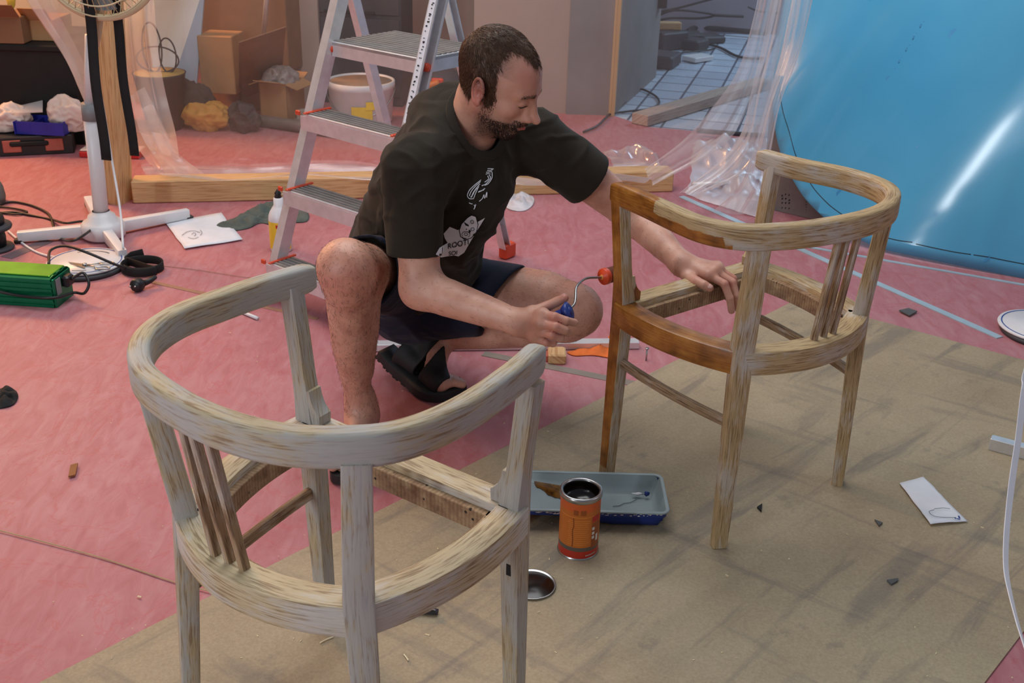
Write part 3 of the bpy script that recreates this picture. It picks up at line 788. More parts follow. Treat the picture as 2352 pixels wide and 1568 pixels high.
# ------------------------------------------------------------------ cables on the left
o = MB().tube(spline([G(-40, 500, .006), G(10, 466, .006), G(60, 468, .006), G(110, 490, .006), G(125, 525, .006), G(140, 548, .008), G(170, 552, .05), G(208, 528, .05), G(214, 512, .05), G(190, 508, .05), G(150, 512, .05), G(118, 504, .006), G(60, 492, .006), G(30, 487, .006), G(-20, 490, .006)], 110), .0045, 8).build('black_cable', M['black_plastic']); tag(o, 'looped black cable on the floor left of the fan foot', 'cable')
o = MB().tube(spline([G(-30, 472, .006), G(30, 478, .006), G(62, 486, .006), G(40, 492, .006), G(0, 488, .006), G(-30, 486, .006)], 50), .004, 8).build('black_cable', M['black_plastic']); tag(o, 'short black cable end at the left edge near the reel', 'cable')
o = MB().tube(spline([G(18, 530, .006), G(48, 556, .004), G(80, 577, .004), G(112, 588, .006), G(140, 590, .02)], 40), .0042, 8).build('white_cable', M['white_plastic']); tag(o, 'white cable running from the reel to the white disc', 'cable')
# reel at the left frame edge
rp = G(-12, 572)
rl = thing('cable_reel', 'black cable reel half out of frame on the left', 'reel', rp)
for k, (r_, z0, z1) in enumerate(((.062, 0, .012), (.04, .012, .075), (.066, .075, .09), (.045, .09, .12))):
    MB().lathe(rp, [(0, z0), (r_, z0), (r_+.003, (z0+z1)/2), (r_, z1), (0, z1)], seg=30).build('drum_disc' if k % 2 == 0 else 'cable_winding', M['black_plastic'] if k % 2 else M['dark_grey'], rl)
o = MB().lathe(G(-6, 462, .0), [(0, 0), (.03, 0), (.034, .02), (.03, .06), (.02, .085), (0, .09)], seg=24).build('grey_bowl', simple('grey_green_bowl', srgb(110, 116, 112), .6)); tag(o, 'small grey rounded pot at the left edge behind the cables', 'pot')
# ------------------------------------------------------------------ white lids with blue ring
def lid_disc(name, u, v, r, label, with_text=True, dark=True, tilt=0.0):
    c = G(u, v, .0); t = thing(name, label, 'lid', c)
    if dark: MB().lathe(c+Vector((.004, -.012, .0)), [(0, 0), (r*.97, 0), (r, .006), (r*.98, .014), (0, .014)], seg=56).build('lower_disc', M['dark_grey'], t)
    z = .016 if dark else 0
    MB().lathe(c, [(0, z), (r*.99, z), (r, z+.003), (r*.985, z+.007), (0, z+.007)], seg=64).build('disc', M['white_plastic'], t)
    MB().lathe(c, [(r*.90, z+.0072), (r*.90, z+.0080), (r*.925, z+.0080), (r*.925, z+.0072)], seg=64).build('printed_ring', M['ink_blue'], t)
    if with_text:
        mb = MB()
        for k in range(26):
            q = PI/2+.62-1.24*k/25; p = c+Vector((r*.72*math.cos(q), r*.72*math.sin(q), z+.0076)); mb.box(p, (random.uniform(.002, .004), random.uniform(.003, .005), .0006), rotz(q+PI/2))
        mb.build('printed_lettering', M['ink'], t); mb = MB()
        for k in range(12):
            q = -PI/2-.1+.45*k/11; p = c+Vector((r*.74*math.cos(q), r*.74*math.sin(q), z+.0076)); mb.box(p, (.003, .003, .0006), rotz(q+PI/2))
        mb.build('printed_lettering', M['ink'], t)
    return c, z+.008
c, zl = lid_disc('round_lid', 199, 613, .125, 'round white lid with a blue ring near the green ballast box', True)
# scissors on it
scs = thing('scissors', 'open-handled steel scissors lying on the round white lid', 'scissors', c+Vector((0, 0, zl)))
def onl(u, v): return G(u, v, zl+.003)
MB().slab([onl(157, 601), onl(188, 605), onl(196, 610), onl(190, 612), onl(178, 609)], .0025).build('blade', M['steel'], scs, fixn=True)
MB().slab([onl(160, 605), onl(186, 611), onl(196, 612), onl(194, 615)], .002).build('blade', M['steel'], scs, fixn=True)
for cu, cv in ((246, 605), (236, 617)):
    q0 = onl(cu, cv); q1 = onl(193, 609)
    MB().tube([q0+Vector((.022*math.cos(a_), .011*math.sin(a_)+.002*math.cos(a_), .002)) for a_ in [2*PI*k/24 for k in range(24)]], .0024, 7, closed=True).build('finger_ring', M['steel'], scs)
    MB().tube([q1, q1.lerp(q0, .5)+Vector((0, .002, .002)), q0-Vector((.021, 0, 0))], .0024, 7).build('handle', M['steel'], scs)
MB().lathe(onl(194, 608), [(0, 0), (.008, 0), (.008, .004), (0, .005)], seg=16).build('pivot_screw', M['steel'], scs)
c2, _ = lid_disc('round_lid', 2392, 764, .13, 'round white lid with a blue ring at the right edge on a dark disc', False)
# black coiled strap and plug
pc = G(330, 622)
cp = []
for k in range(70):
    q = -2.6+k/69*8.2; r_ = .058+.010*k/69; cp.append(pc+Vector((r_*math.cos(q)*1.05, r_*math.sin(q)*.95, .018)))
cp += [pc+Vector((-.07, .035, .022)), pc+Vector((-.055, .06, .03)), pc+Vector((-.02, .075, .035))]
o = MB().sweep(cp, rrect(.004, .030, .0015, 1)).build('coiled_strap', M['black']); tag(o, 'coiled black fabric strap on the pink floor beside the white lid', 'strap')
pq = G(318, 668)
pl = thing('mains_plug', 'round black mains plug lying below the coiled strap', 'plug', pq)
MB().lathe(pq+Vector((0, 0, .021)), [(0, -.016), (.017, -.016), (.0205, -.010), (.0205, .012), (.016, .018), (0, .018)], (-.25, -1, .15), 24).build('plug_body', M['black_plastic'], pl)
MB().tube([pq+Vector((.01, .012, .02)), pq+Vector((.03, .03, .024)), pq+Vector((.042, .045, .03)), pq+Vector((.03, .07, .02))], .011, 12, scale=lambda t: 1-.5*t).build('cord_sleeve', M['black_plastic'], pl)
for s_ in (-1, 1): MB().tube([pq+Vector((-.004+.008*s_, -.015, .024)), pq+Vector((-.008+.008*s_, -.030, .026))], .0024, 8).build('pin', M['steel'], pl)
# ------------------------------------------------------------------ papers, rags
def sheet_paper(name, px, label, cat='paper', lift=.0, mat=None, z=.0045, thick=.0007, jit=.004, n=10, seed=1):
    """a quad/strip of paper given by its 4 corners in pixels on the floor, slightly wavy"""
    cs = [G(u, v, z) for u, v in px]
    vs = []; 
    for i in range(n+1):
        for j in range(n+1):
            s_, t_ = i/n, j/n
            p = (cs[0]*(1-s_)+cs[1]*s_)*(1-t_)+(cs[3]*(1-s_)+cs[2]*s_)*t_
            w = noise.noise(Vector((p.x*9, p.y*9, seed)))*jit+jit*.6
            ed = noise.noise(Vector((p.x*40, p.y*40, seed+3)))*.002*(1 if i in (0, n) or j in (0, n) else 0)
            vs.append(p+Vector((ed, ed, max(0, w)+lift*(s_*t_))))
    fs = [(i*(n+1)+j, (i+1)*(n+1)+j, (i+1)*(n+1)+j+1, i*(n+1)+j+1) for i in range(n) for j in range(n)]
    o = MB().add(vs, fs).build(name, mat or M['paper'], None, fixn=True)
    m_ = o.modifiers.new('t', 'SOLIDIFY'); m_.thickness = thick
    return tag(o, label, cat)
def pen(o, pxs, z, r=.0007, mat=None, name='pen_line', parent=None):
    pts = [G(u, v, z) for u, v in pxs]
    return MB().tube(spline(pts, max(6, len(pts)*4)), r, 5).build(name, mat or M['ink'], parent or o)
pp = sheet_paper('paper_sheet', [(380, 512), (508, 490), (557, 551), (424, 572)], 'white paper sheet with a faint pencil drawing by the fan foot', jit=.003)
for pts in ([(418, 540), (430, 532), (446, 530), (460, 534)], [(432, 545), (445, 548), (456, 544)], [(460, 528), (464, 534), (460, 540)], [(440, 538), (446, 534), (450, 538), (446, 542)]): pen(pp, pts, .0095)
st = sheet_paper('paper_strip', [(2066, 1110), (2120, 1097), (2223, 1198), (2137, 1206)], 'torn strip of white paper with pen marks on the brown board', jit=.004, z=.006, n=12)
for pts in ([(2146, 1170), (2134, 1175), (2150, 1186), (2196, 1188)], [(2146, 1168), (2166, 1166), (2182, 1168)]): pen(st, pts, .0125, .0005)
for k in range(6):
    u, v = 2199+random.uniform(-5, 6), 1186+random.uniform(-6, 6); pen(st, [(u-2, v), (u+2, v+2)], .0125, .001, M['ink_blue'], 'pen_mark')
def rag(name, px, label, mat, hgt=.03, seed=0, cat='rag', n=26, z=.002, amp=.5):
    P = [G(u, v, z) for u, v in px]; c = sum(P, Vector())/len(P)
    m = 48; ring = spline(P, m, closed=True); vs = [c+Vector((0, 0, hgt*.8))]; fs = []
    for i in range(1, n+1):
        for j in range(m):
            t = i/n; p = c.lerp(ring[j], t)
            f = abs(noise.noise(Vector((p.x*18, p.y*18, seed))))*2+abs(noise.noise(Vector((p.x*45, p.y*45, seed+9))))*amp
            vs.append(Vector((p.x, p.y, z+.001+hgt*f*(1-t**3)*.9)))
    for j in range(m): fs.append((0, 1+j, 1+(j+1) % m))
    for i in range(n-1):
        for j in range(m): a_ = 1+i*m; fs.append((a_+j, a_+m+j, a_+m+(j+1) % m, a_+(j+1) % m))
    o = MB().add(vs, fs).build(name, mat, None, fixn=True)
    s = o.modifiers.new('t', 'SOLIDIFY'); s.thickness = .0015
    return tag(o, label, cat)
M['rag'] = simple('grey_green_cloth', srgb(86, 94, 88), .9, 0, .12, 20)
rag('cloth_rag', [(484, 522), (540, 500), (588, 474), (640, 462), (700, 480), (706, 508), (650, 512), (640, 522), (600, 512), (572, 524), (530, 530)], 'dark grey-green rag crumpled on the floor behind the glue bottle', M['rag'], .035, 2)
M['orange_rag'] = simple('orange_cloth', srgb(222, 112, 48), .9, 0, .1, 30)
rag('cloth_rag', [(1303, 808), (1340, 803), (1380, 798), (1420, 760), (1440, 790), (1430, 826), (1400, 822), (1360, 816), (1320, 817)], 'orange rag lying by the bright metal bar beyond the stained chair leg', M['orange_rag'], .016, 5)
M['whiterag'] = simple('white_film_scrap', srgb(208, 204, 208), .5, 0, .08, 20)
rag('crumpled_rag', [(1160, 452), (1185, 446), (1222, 450), (1226, 468), (1205, 484), (1172, 482), (1158, 470)], 'crumpled grey-white rag on the floor near the pine beam', M['whiterag'], .03, 8)
# ------------------------------------------------------------------ floor strips and small bits
def strip(name, a, b, w, label, cat, mat, h=.0012, z=.0002):
    A, B = G(*a, z), G(*b, z); d = (B-A).normalized(); n_ = Vector((-d.y, d.x, 0)); L = (B-A).length
    o = MB().box((A+B)/2+Vector((0, 0, h/2)), (L, w, h), basis(d, n_, Vector((0, 0, 1)))).build(name, mat); return tag(o, label, cat)
M['tape_grey'] = simple('grey_tape', srgb(132, 122, 112), .7)
M['tape_brown'] = simple('brown_tape', srgb(158, 116, 92), .7)
M['strip_white'] = simple('white_metal_strip', srgb(176, 196, 206), .4, .2, .05)
strip('adhesive_tape', (1110, 812), (1462, 882), .030, 'grey adhesive tape on the pink floor right of the sandal', 'tape', M['tape_grey'])
strip('adhesive_tape', (350, 648), (730, 732), .018, 'brown adhesive tape on the floor below the black plug', 'tape', M['tape_brown'])
strip('adhesive_tape', (14, 592), (112, 552), .05, 'dark grey adhesive tape on the floor left of the fan foot', 'tape', simple('dark_tape', srgb(112, 92, 98), .8))
strip('edging_strip', (1565, 452), (2296, 776), .028, 'pale bluish strip running over the floor to the right-hand lid', 'strip', M['strip_white'], .003)
strip('edging_strip', (1840, 565), (2352, 655), .016, 'thin pale strip along the foot of the blue panel', 'strip', M['strip_white'], .003)
a, b = G(852, 803), G(1466, 797); d = (b-a).normalized(); n_ = Vector((-d.y, d.x, 0))
sb = MB(); Rm = basis(d, n_, Vector((0, 0, 1))); sb.box((a+b)/2+Vector((0, 0, .012)), ((b-a).length, .032, .022), Rm, 0, .002)
o = sb.build('metal_bar', M['alu']); tag(o, 'long aluminium channel bar on the floor behind the sandal', 'bar')
mb = MB(); gbox(mb, (1259, 837), (1300, 838), .06, .030); o = mb.build('wood_block', M['pine']); tag(o, 'small pale wood block under the bent knee', 'wood block')
mb = MB(); gbox(mb, (1243, 828), (1258, 832), .05, .02, bev=.002); o = mb.build('wood_offcut', simple('reddish_offcut', srgb(178, 92, 76), .7)); tag(o, 'reddish offcut touching the pale wood block', 'offcut')
sp = G(1484, 828); scw = thing('wood_screw', 'steel screw standing on its tip on the floor by the metal bar', 'screw', sp)
MB().tube([sp+Vector((0, 0, .001)), sp+Vector((0, 0, .034))], .0024, 10).build('shank', M['steel'], scw)
MB().lathe(sp+Vector((0, 0, .034)), [(0, 0), (.003, 0), (.0055, .004), (.0055, .006), (0, .006)], seg=16).build('screw_head', M['steel'], scw)
o = MB().tube(spline([G(-20, 1213, .004), G(120, 1249, .004), G(250, 1286, .003), G(400, 1336, .003), G(520, 1366, .006)], 40), .0014, 6).build('twine', simple('twine_fibre', srgb(170, 146, 108), .9)); tag(o, 'thin twine stretched across the pink floor to the hardboard', 'string')
o = MB().tube(spline([G(330, 606, .003), G(440, 618, .003), G(560, 636, .003), G(640, 645, .003)], 30), .0009, 6).build('twine', M['tape_brown']); tag(o, 'fine brown thread on the floor right of the coiled strap', 'string')
o = MB().tube([G(556, 716, .006), G(575, 724, .006), G(592, 731, .006)], .0055, 8).build('white_stick', M['white_plastic']); tag(o, 'short white stick seen under the front chair arm', 'stick')
o = rag('black_glove', [(-30, 905), (5, 892), (34, 896), (42, 912), (30, 930), (0, 938), (-30, 935)], 'small black cloth lump at the left edge of the floor', M['black'], .035, 4, 'cloth')
def chip(px, label, mat, name='debris_chip', h=.004):
    o = MB().prism([(G(u, v).x, G(u, v).y) for u, v in px], .004, .004+h).build(name, mat); return tag(o, label, 'scrap')
M['chip_grey'] = simple('grey_chip', srgb(86, 88, 88), .8); M['chip_brown'] = simple('brown_chip', srgb(142, 92, 52), .8)
chip([(163, 1074), (180, 1069), (174, 1096), (158, 1100)], 'brown cardboard scrap on the pink floor left of the front chair', M['chip_brown'])
chip([(2036, 1338), (2062, 1334), (2060, 1340), (2046, 1348)], 'small grey scrap on the board below the paper strip', M['chip_grey'])
chip([(2064, 717), (2086, 712), (2106, 719), (2088, 729)], 'grey scrap on the pink floor between the board and the strip', M['chip_grey'])
chip([(2008, 1199), (2026, 1206), (2018, 1213)], 'tiny grey flake on the board left of the paper strip', M['chip_grey'])
chip([(1738, 1170), (1750, 1162), (1748, 1180)], 'tiny black flake on the board right of the front-most chair leg', M['black'])
dm = MB(); random.seed(11)
for k in range(240):
    u, v = random.uniform(120, 2330), random.uniform(560, 1560); p = G(u, v, .0042); s = random.uniform(.0008, .0022)*(1.6 if random.random() < .1 else 1)
    dm.box(p, (s*random.uniform(1, 3), s, s*.5), rotz(random.uniform(0, 3)))
o = dm.build('sanding_crumbs', simple('pale_crumbs', srgb(214, 196, 160), .9)); tag(o, 'pale sanding crumbs scattered over floor and board', 'crumbs', kind='stuff')
for pts, lab in (([(1085, 915), (1092, 921), (1104, 925)], 'thin white thread shaving on the floor behind the front chair arm'), ([(928, 1502), (934, 1510), (938, 1516)], 'white shaving on the board below the front chair'), ([(735, 1476), (750, 1468), (766, 1462)], 'yellowish curled wood shaving on the board under the front chair')):
    o = MB().tube(spline([G(u, v, .006) for u, v in pts], 10), .0014, 6).build('wood_shaving', simple('shaving', srgb(226, 214, 180), .8)); tag(o, lab, 'shaving')
# pliers / clamp tip under the front chair
pq = G(985, 1400); pt_ = thing('chisel', 'dark steel tool half hidden under the front chair', 'tool', pq)
a, b = G(900, 1388, .012), G(1006, 1405, .010)
MB().sweep([a, a.lerp(b, .7), b], rrect(.016, .012, .002, 2), scale=lambda t: 1-.35*t).build('blade', M['dark_grey'], pt_)
MB().sweep([a+Vector((0, -.006, .010)), b+Vector((-.004, -.002, .007))], rrect(.006, .003, .001, 1)).build('edge_strip', M['steel'], pt_)
# right edge: aluminium profile, hanging white tape
a, b = G(2268, 1036), G(2440, 1082); d = (b-a).normalized(); n_ = Vector((-d.y, d.x, 0))
mb = MB(); Rm = basis(d, n_, Vector((0, 0, 1))); mb.box((a+b)/2+n_*.014+Vector((0, 0, .019)), ((b-a).length, .026, .032), Rm, 0, .0015)
o = mb.build('aluminium_profile', M['alu']); tag(o, 'short grey aluminium profile on the board at the right edge', 'profile')
wp = [Q(2368, 820, 1.36), Q(2352, 900, 1.33), Q(2340, 1000, 1.30), Q(2328, 1080, 1.27), Q(2318, 1160, 1.24), Q(2311, 1240, 1.20), Q(2311, 1310, 1.16), Q(2322, 1370, 1.12), Q(2340, 1440, 1.07), Q(2362, 1510, 1.02), Q(2385, 1590, .97)]
top = wp[0]+Vector((.05, .05, .25))
wp = [Vector((top.x+.10, top.y+.05, 1.75)), Vector((top.x+.05, top.y+.02, 1.3)), top]+wp
wp += [G(2420, 1750, .01)]
o = MB().sweep(spline(wp, 90), rrect(.0105, .0012, .0004, 1), up=(.2, -1, .2), smooth=False).build('white_tape_hanging', M['paper']); tag(o, 'narrow white tape hanging in a curve down the right edge', 'tape')
# ------------------------------------------------------------------ paint tin, tray, lid
def tin_label():
    t = NT('orange_tin_label'); c = t.co('Generated'); sx = t.n('ShaderNodeSeparateXYZ', {0: c})
    col = t.ramp(sx.outputs[2], [(0.0, srgb(178, 40, 26)), (.145, srgb(84, 82, 74)), (.215, srgb(190, 104, 34)), (.84, srgb(204, 92, 38))], 'CONSTANT')
    n_ = t.noise(c, 5, 3); col = t.mix(t.math('MULTIPLY', n_, .25), col, srgb(120, 60, 20))
    t.P(col=col, rough=.38); return t.m
tc = G(1327, 1262); tin = thing('paint_tin', 'open orange tin of brown wood stain with a metal rim', 'tin', tc)
r0 = .0415; ht = .150
MB().lathe(tc, [(0, .004), (r0, .004), (r0, .010), (r0, ht-.012), (r0, ht-.010)], seg=56).build('tin_body', tin_label(), tin)
MB().lathe(tc, [(0, .001), (r0+.0015, 0), (r0+.002, .004), (r0, .007)], seg=56).build('bottom_rim', M['steel'], tin)
MB().lathe(tc, [(r0, ht-.012), (r0+.0022, ht-.009), (r0+.0022, ht-.001), (r0, ht+.001), (r0-.004, ht), (r0-.0055, ht-.004), (r0-.0045, ht-.006), (r0-.0015, ht-.012), (r0-.0015, ht-.045)], seg=56).build('top_rim', M['steel'], tin)
M['stain_liquid'] = simple('dark_brown_stain_liquid', srgb(24, 13, 8), .2, 0, .1)
MB().lathe(tc, [(0, ht-.034), (r0-.0018, ht-.034), (r0-.0018, ht-.012), (r0-.0048, ht-.0045)], seg=48).build('wood_stain', M['stain_liquid'], tin)
# label print: facing camera ~ -Y
M['label_dark'] = simple('label_dark_print', srgb(150, 74, 26), .45); M['label_red'] = simple('label_red_panel', srgb(182, 40, 34), .45)
M['label_light'] = simple('label_light_print', srgb(226, 140, 60), .45); M['label_white'] = simple('label_white_print', srgb(214, 208, 200), .45)
def wr(z0, z1, a0, a1, mat, nm, rr=.0003): wrap(tc, r0+rr, z0, z1, math.radians(a0), math.radians(a1), mat, nm, tin, 10)
wr(.112, .124, -112, -98, M['label_dark'], 'label_print'); wr(.112, .124, -92, -76, M['label_dark'], 'label_print')
for k in range(13):
    z = .040+k*.0048; wr(z, z+.0012, -128+random.uniform(0, 4), -60-random.uniform(0, 12), M['label_light'], 'label_print', .0002)
wr(.106, .1072, -165, -50, M['label_light'], 'label_print')
wr(.092, .106, -56, -26, M['label_red'], 'label_panel')
wr(.030, .090, -56, -24, M['label_dark'], 'label_panel', .00025)
for z in (.052, .062, .073): wr(z, z+.007, -55, -46, M['label_white'], 'label_symbol', .0005)
wr(.044, .060, -40, -30, M['label_white'], 'label_symbol', .0005)
for k in range(16): wr(.0125+.0001*k, .0150+.0001*k, -72+k*2.2, -70.8+k*2.2, M['label_white'], 'label_lettering', .0005)
# crease in the label
MB().tube(spline([tc+Vector((r0*1.005*math.cos(math.radians(q)), r0*1.005*math.sin(math.radians(q)), z)) for q, z in ((-112, .104), (-110, .085), (-113, .075), (-111, .05), (-112, .036))], 16), .0011, 6).build('label_crease', M['label_dark'], tin)
lc = G(1222, 1348); ld = thing('tin_lid', 'round tin lid full of dark stain lying behind the chair leg', 'lid', lc)
MB().lathe(lc, [(0, .0035), (.043, .0035), (.046, .0045), (.0475, .008), (.0455, .009), (.0435, .006), (.042, .0062), (0, .0062)], seg=52).build('lid_metal', M['steel'], ld)
MB().lathe(lc, [(0, .0068), (.0425, .0068), (.0435, .0062)], seg=44).build('wood_stain', M['stain_liquid'], ld)
# roller tray
tA, tB = G(1228, 1092, .045), G(1512, 1096, .045)
tC, tD = G(1521, 1183, .045), G(1212, 1170, .045)
d = ((tB+tC)/2-(tA+tD)/2).normalized(); nn = Vector((-d.y, d.x, 0)); cm = (tA+tB+tC+tD)/4
trl = ((tB+tC)/2-(tA+tD)/2).length+.05; trw = ((tA+tB)/2-(tC+tD)/2).length
cm = cm-d*.02
tr = thing('roller_tray', 'blue roller tray with grey paint-caked inside beside the tin', 'paint tray', Vector((cm.x, cm.y, 0)))
M['tray_in'] = simple('dried_pale_grey_paint', srgb(150, 164, 166), .4, 0, .06, 10)
Rt = basis(d, nn, Vector((0, 0, 1)))
def tray_pt(x, y, z): p = Vector((cm.x, cm.y, 0))+d*x+nn*y; p.z = z+.0045; return p
nx, ny = 44, 22
def floor_z(x):   # deep well on the right, ramp rising to the left
    t = (x+trl/2)/trl
    return .004 if t > .66 else (.004+(.66-t)/.66*.034)
def tray_surf(inset, zoff):
    vs = []; hw, hl = trw/2-inset, trl/2-inset
    for i in range(nx+1):
        for j in range(ny+1):
            x = -hl+2*hl*i/nx; y = -hw+2*hw*j/ny
            e = min(hl-abs(x), hw-abs(y)); k = max(0, 1-e/.016)
            zf = floor_z(x)
            z = zf+(.046-zf)*(k**1.6)
            # ribs on the ramp
            rib = .0012*math.sin(x*420+2*math.sin(y*90)) if (x < .02 and e > .02) else 0
            vs.append(tray_pt(x, y, z+zoff+rib*(1 if zoff >= 0 else 0)))
    fs = [(i*(ny+1)+j, (i+1)*(ny+1)+j, (i+1)*(ny+1)+j+1, i*(ny+1)+j+1) for i in range(nx) for j in range(ny)]
    return vs, fs
vs, fs = tray_surf(0, 0.0); MB().add(vs, fs).build('tray_inside', M['tray_in'], tr, fixn=True)
vs, fs = tray_surf(-.0012, -.0022); MB().add(vs, fs).build('tray_shell', M['blue_plastic'], tr, fixn=True)
rim = rrect(trl+.008, trw+.008, .016, 5)
MB().sweep([tray_pt(x, y, .046) for x, y in rim], rrect(.008, .005, .0015, 1), closed=True).build('tray_rim', M['tray_in'], tr)
sk = MB(); rim2 = rrect(trl+.004, trw+.004, .014, 5)
sk.sweep([tray_pt(x, y, .038) for x, y in rim2], rrect(.0015, .012, .0005, 1), closed=True); sk.build('tray_skirt', M['blue_plastic'], tr)
# support leg under the raised end
sl = MB()
for s_ in (-1, 1):
    sl.box(tray_pt(-trl*.42, s_*trw*.40, .017), (.03, .003, .038), Rt)
sl.build('tray_foot', M['blue_plastic'], tr)
# stain puddle on the ramp
pts = [G(u, v, .03) for u, v in ((1227, 1110), (1240, 1104), (1262, 1103), (1290, 1102), (1330, 1106), (1330, 1140), (1290, 1142), (1262, 1138), (1245, 1126), (1232, 1122))]
rg = spline(pts, 40, closed=True); cc_ = sum(rg, Vector())/len(rg); vs = []
def tz(p): q = p-Vector((cm.x, cm.y, 0)); return floor_z(q.dot(d))+.0045+.0018
for i in range(1, 5):
    for p in rg: q = cc_.lerp(p, i/4); vs.append(Vector((q.x, q.y, tz(q))))
vs.append(Vector((cc_.x, cc_.y, tz(cc_)))); q = len(vs)-1
fs = [(q, j, (j+1) % 40) for j in range(40)]+[(i*40+j, (i+1)*40+j, (i+1)*40+(j+1) % 40, i*40+(j+1) % 40) for i in range(3) for j in range(40)]
def amber():
    t = NT('amber_stain_puddle'); f = t.noise(t.co(), 30, 4)
    t.P(col=t.ramp(f, [(.35, srgb(36, 20, 10)), (.6, srgb(128, 84, 22))]), rough=.1); return t.m
MB().add(vs, fs).build('stain_puddle', amber(), tr, fixn=True)
MB().tube([tray_pt(*a_) for a_ in ((.06, .005, .0062), (.075, .008, .0062), (.085, .018, .0062), (.10, .022, .0062), (.115, .033, .0075))], .0006, 5).build('crack_line', M['ink'], tr)
mb = MB(); mb.ico(tray_pt(.118, .046, .014), (.014, .004, .003), Rt, 2, 0, .3, 3); mb.build('white_paint_blob', M['white_plastic'], tr)
mb = MB(); mb.ico(tray_pt(.138, .044, .016), (.006, .005, .005), Rt, 2, 0, .3, 5); mb.build('blue_paint_blob', M['blue_plastic'], tr)
mb = MB(); random.seed(3)
for k in range(60):
    x = random.uniform(-trl/2, trl/2); mb.ico(tray_pt(x, -trw/2-.0055, random.uniform(.038, .047)), (random.uniform(.001, .005), .0006, random.uniform(.0006, .002)), Rt, 1)
mb.build('paint_spatter', M['whiterag'], tr)
# ------------------------------------------------------------------ blue panel
b0, b1 = G(2052, 578, .004), G(2352, 641, .004)
pd = (b1-b0).normalized(); lean = math.radians(14)
back = Vector((-pd.y, pd.x, 0)); 
if back.y < 0: back = -back
pu = (Vector((0, 0, 1))*math.cos(lean)+back*math.sin(lean)); pn = pd.cross(pu)
if pn.dot(CO-b0) < 0: pn = -pn
def st(u, v): p = hit(u, v, b0, pn)-b0; return (p.dot(pd), p.dot(pu))
out = [(2052, 578), (2012, 566), (1965, 545), (1920, 520), (1885, 492), (1850, 456), (1825, 418), (1803, 375), (1788, 330), (1780, 285), (1776, 240), (1778, 180), (1786, 110), (1796, 50), (1806, -10)]
KAP = .55; AX = Vector((.51, .86)); EX = Vector((.86, -.51)); C0 = Vector((.13, .215))
def bulge(s_, t_):
    x = (s_-C0.x)*EX.x+(t_-C0.y)*EX.y; return -.5*KAP*x*x*(1 if abs(x) < .9 else .9/abs(x))
def bpt(s_, t_, off=0.0): return b0+pd*s_+pu*t_+pn*(off+bulge(s_, t_)+.02)
def st2(u, v, off=0.0):
    s_, t_ = st(u, v)
    for _ in range(10):
        p = bpt(s_, t_, off); r = ray(u, v); k = (p-CO).dot(r)/r.dot(r); dv = CO+r*k-p; s_ += dv.dot(pd); t_ += dv.dot(pu)
    return s_, t_
o2 = [st2(u, v) for u, v in out]; o2 += [(o2[-1][0]+.10, 1.3), (o2[-1][0]+.4, 1.75), (o2[-1][0]+.9, 1.95), (1.5, 2.0), (1.5, 0.0)]
# fill with a grid clipped to the outline, bulged outwards
def inside(p, poly):
    c = False; n_ = len(poly); j = n_-1
    for i in range(n_):
        if (poly[i][1] > p[1]) != (poly[j][1] > p[1]) and p[0] < (poly[j][0]-poly[i][0])*(p[1]-poly[i][1])/(poly[j][1]-poly[i][1])+poly[i][0]: c = not c
        j = i
    return c
sp2 = spline([Vector((a_, b_, 0)) for a_, b_ in o2[:15]], 120)
o2d = [(p.x, p.y) for p in sp2]+o2[15:]
import bmesh
bm = bmesh.new()
vv = [bm.verts.new((a_, b_, 0)) for a_, b_ in o2d]; bm.faces.new(vv)
mn = min(a_ for a_, _ in o2d); 
for k in range(1, 46):
    x = mn+(1.5-mn)*k/46; bmesh.ops.bisect_plane(bm, geom=bm.verts[:]+bm.edges[:]+bm.faces[:], plane_co=(x, 0, 0), plane_no=(1, 0, 0))
for k in range(1, 46):
    y = 2.0*k/46; bmesh.ops.bisect_plane(bm, geom=bm.verts[:]+bm.edges[:]+bm.faces[:], plane_co=(0, y, 0), plane_no=(0, 1, 0))
bmesh.ops.triangulate(bm, faces=[f for f in bm.faces if len(f.verts) > 4])
pv = [bpt(v.co.x, v.co.y) for v in bm.verts]; bm.verts.index_update(); pf = [tuple(v.index for v in f.verts) for f in bm.faces]
puv = [[(bm.verts[i].co.x, bm.verts[i].co.y) for i in f] for f in (bm.verts.ensure_lookup_table() or pf)]
bm.free()
def blue_mat():
    t = NT('glossy_blue_film'); c = t.co()
    f = t.noise(c, 1.4, 3); sp_ = t.n('ShaderNodeTexVoronoi', {'Vector': c, 'Scale': 5.2}).outputs['Distance']
    col = t.ramp(f, [(.3, srgb(72, 158, 202)), (.7, srgb(92, 174, 212))])
    col = t.mix(t.math('MULTIPLY', t.ramp(sp_, [(.07, 1.0), (.11, 0.0)]), .4), col, srgb(40, 128, 190))
    t.P(col=col, rough=.11, normal=t.bump(t.noise(c, 260, 2), .04, .0005)); return t.m
M['film'] = blue_mat()
bl = MB().add(pv, pf, puv).build('blue_panel', M['film'], None, fixn=True)
s = bl.modifiers.new('t', 'SOLIDIFY'); s.thickness = .004
tag(bl, 'large bowed sheet with glossy light blue film leaning on the right', 'panel')
def on_panel(u, v, off=.003):
    s_, t_ = st(u, v)
    for _ in range(6):
        p = bpt(s_, t_, off); r = ray(u, v); 
        # correct s,t so that the bulged point stays on the ray
        k = (p-CO).dot(r)/r.dot(r); q = CO+r*k; dv = q-p; s_ += dv.dot(pd); t_ += dv.dot(pu)
    return bpt(s_, t_, off)
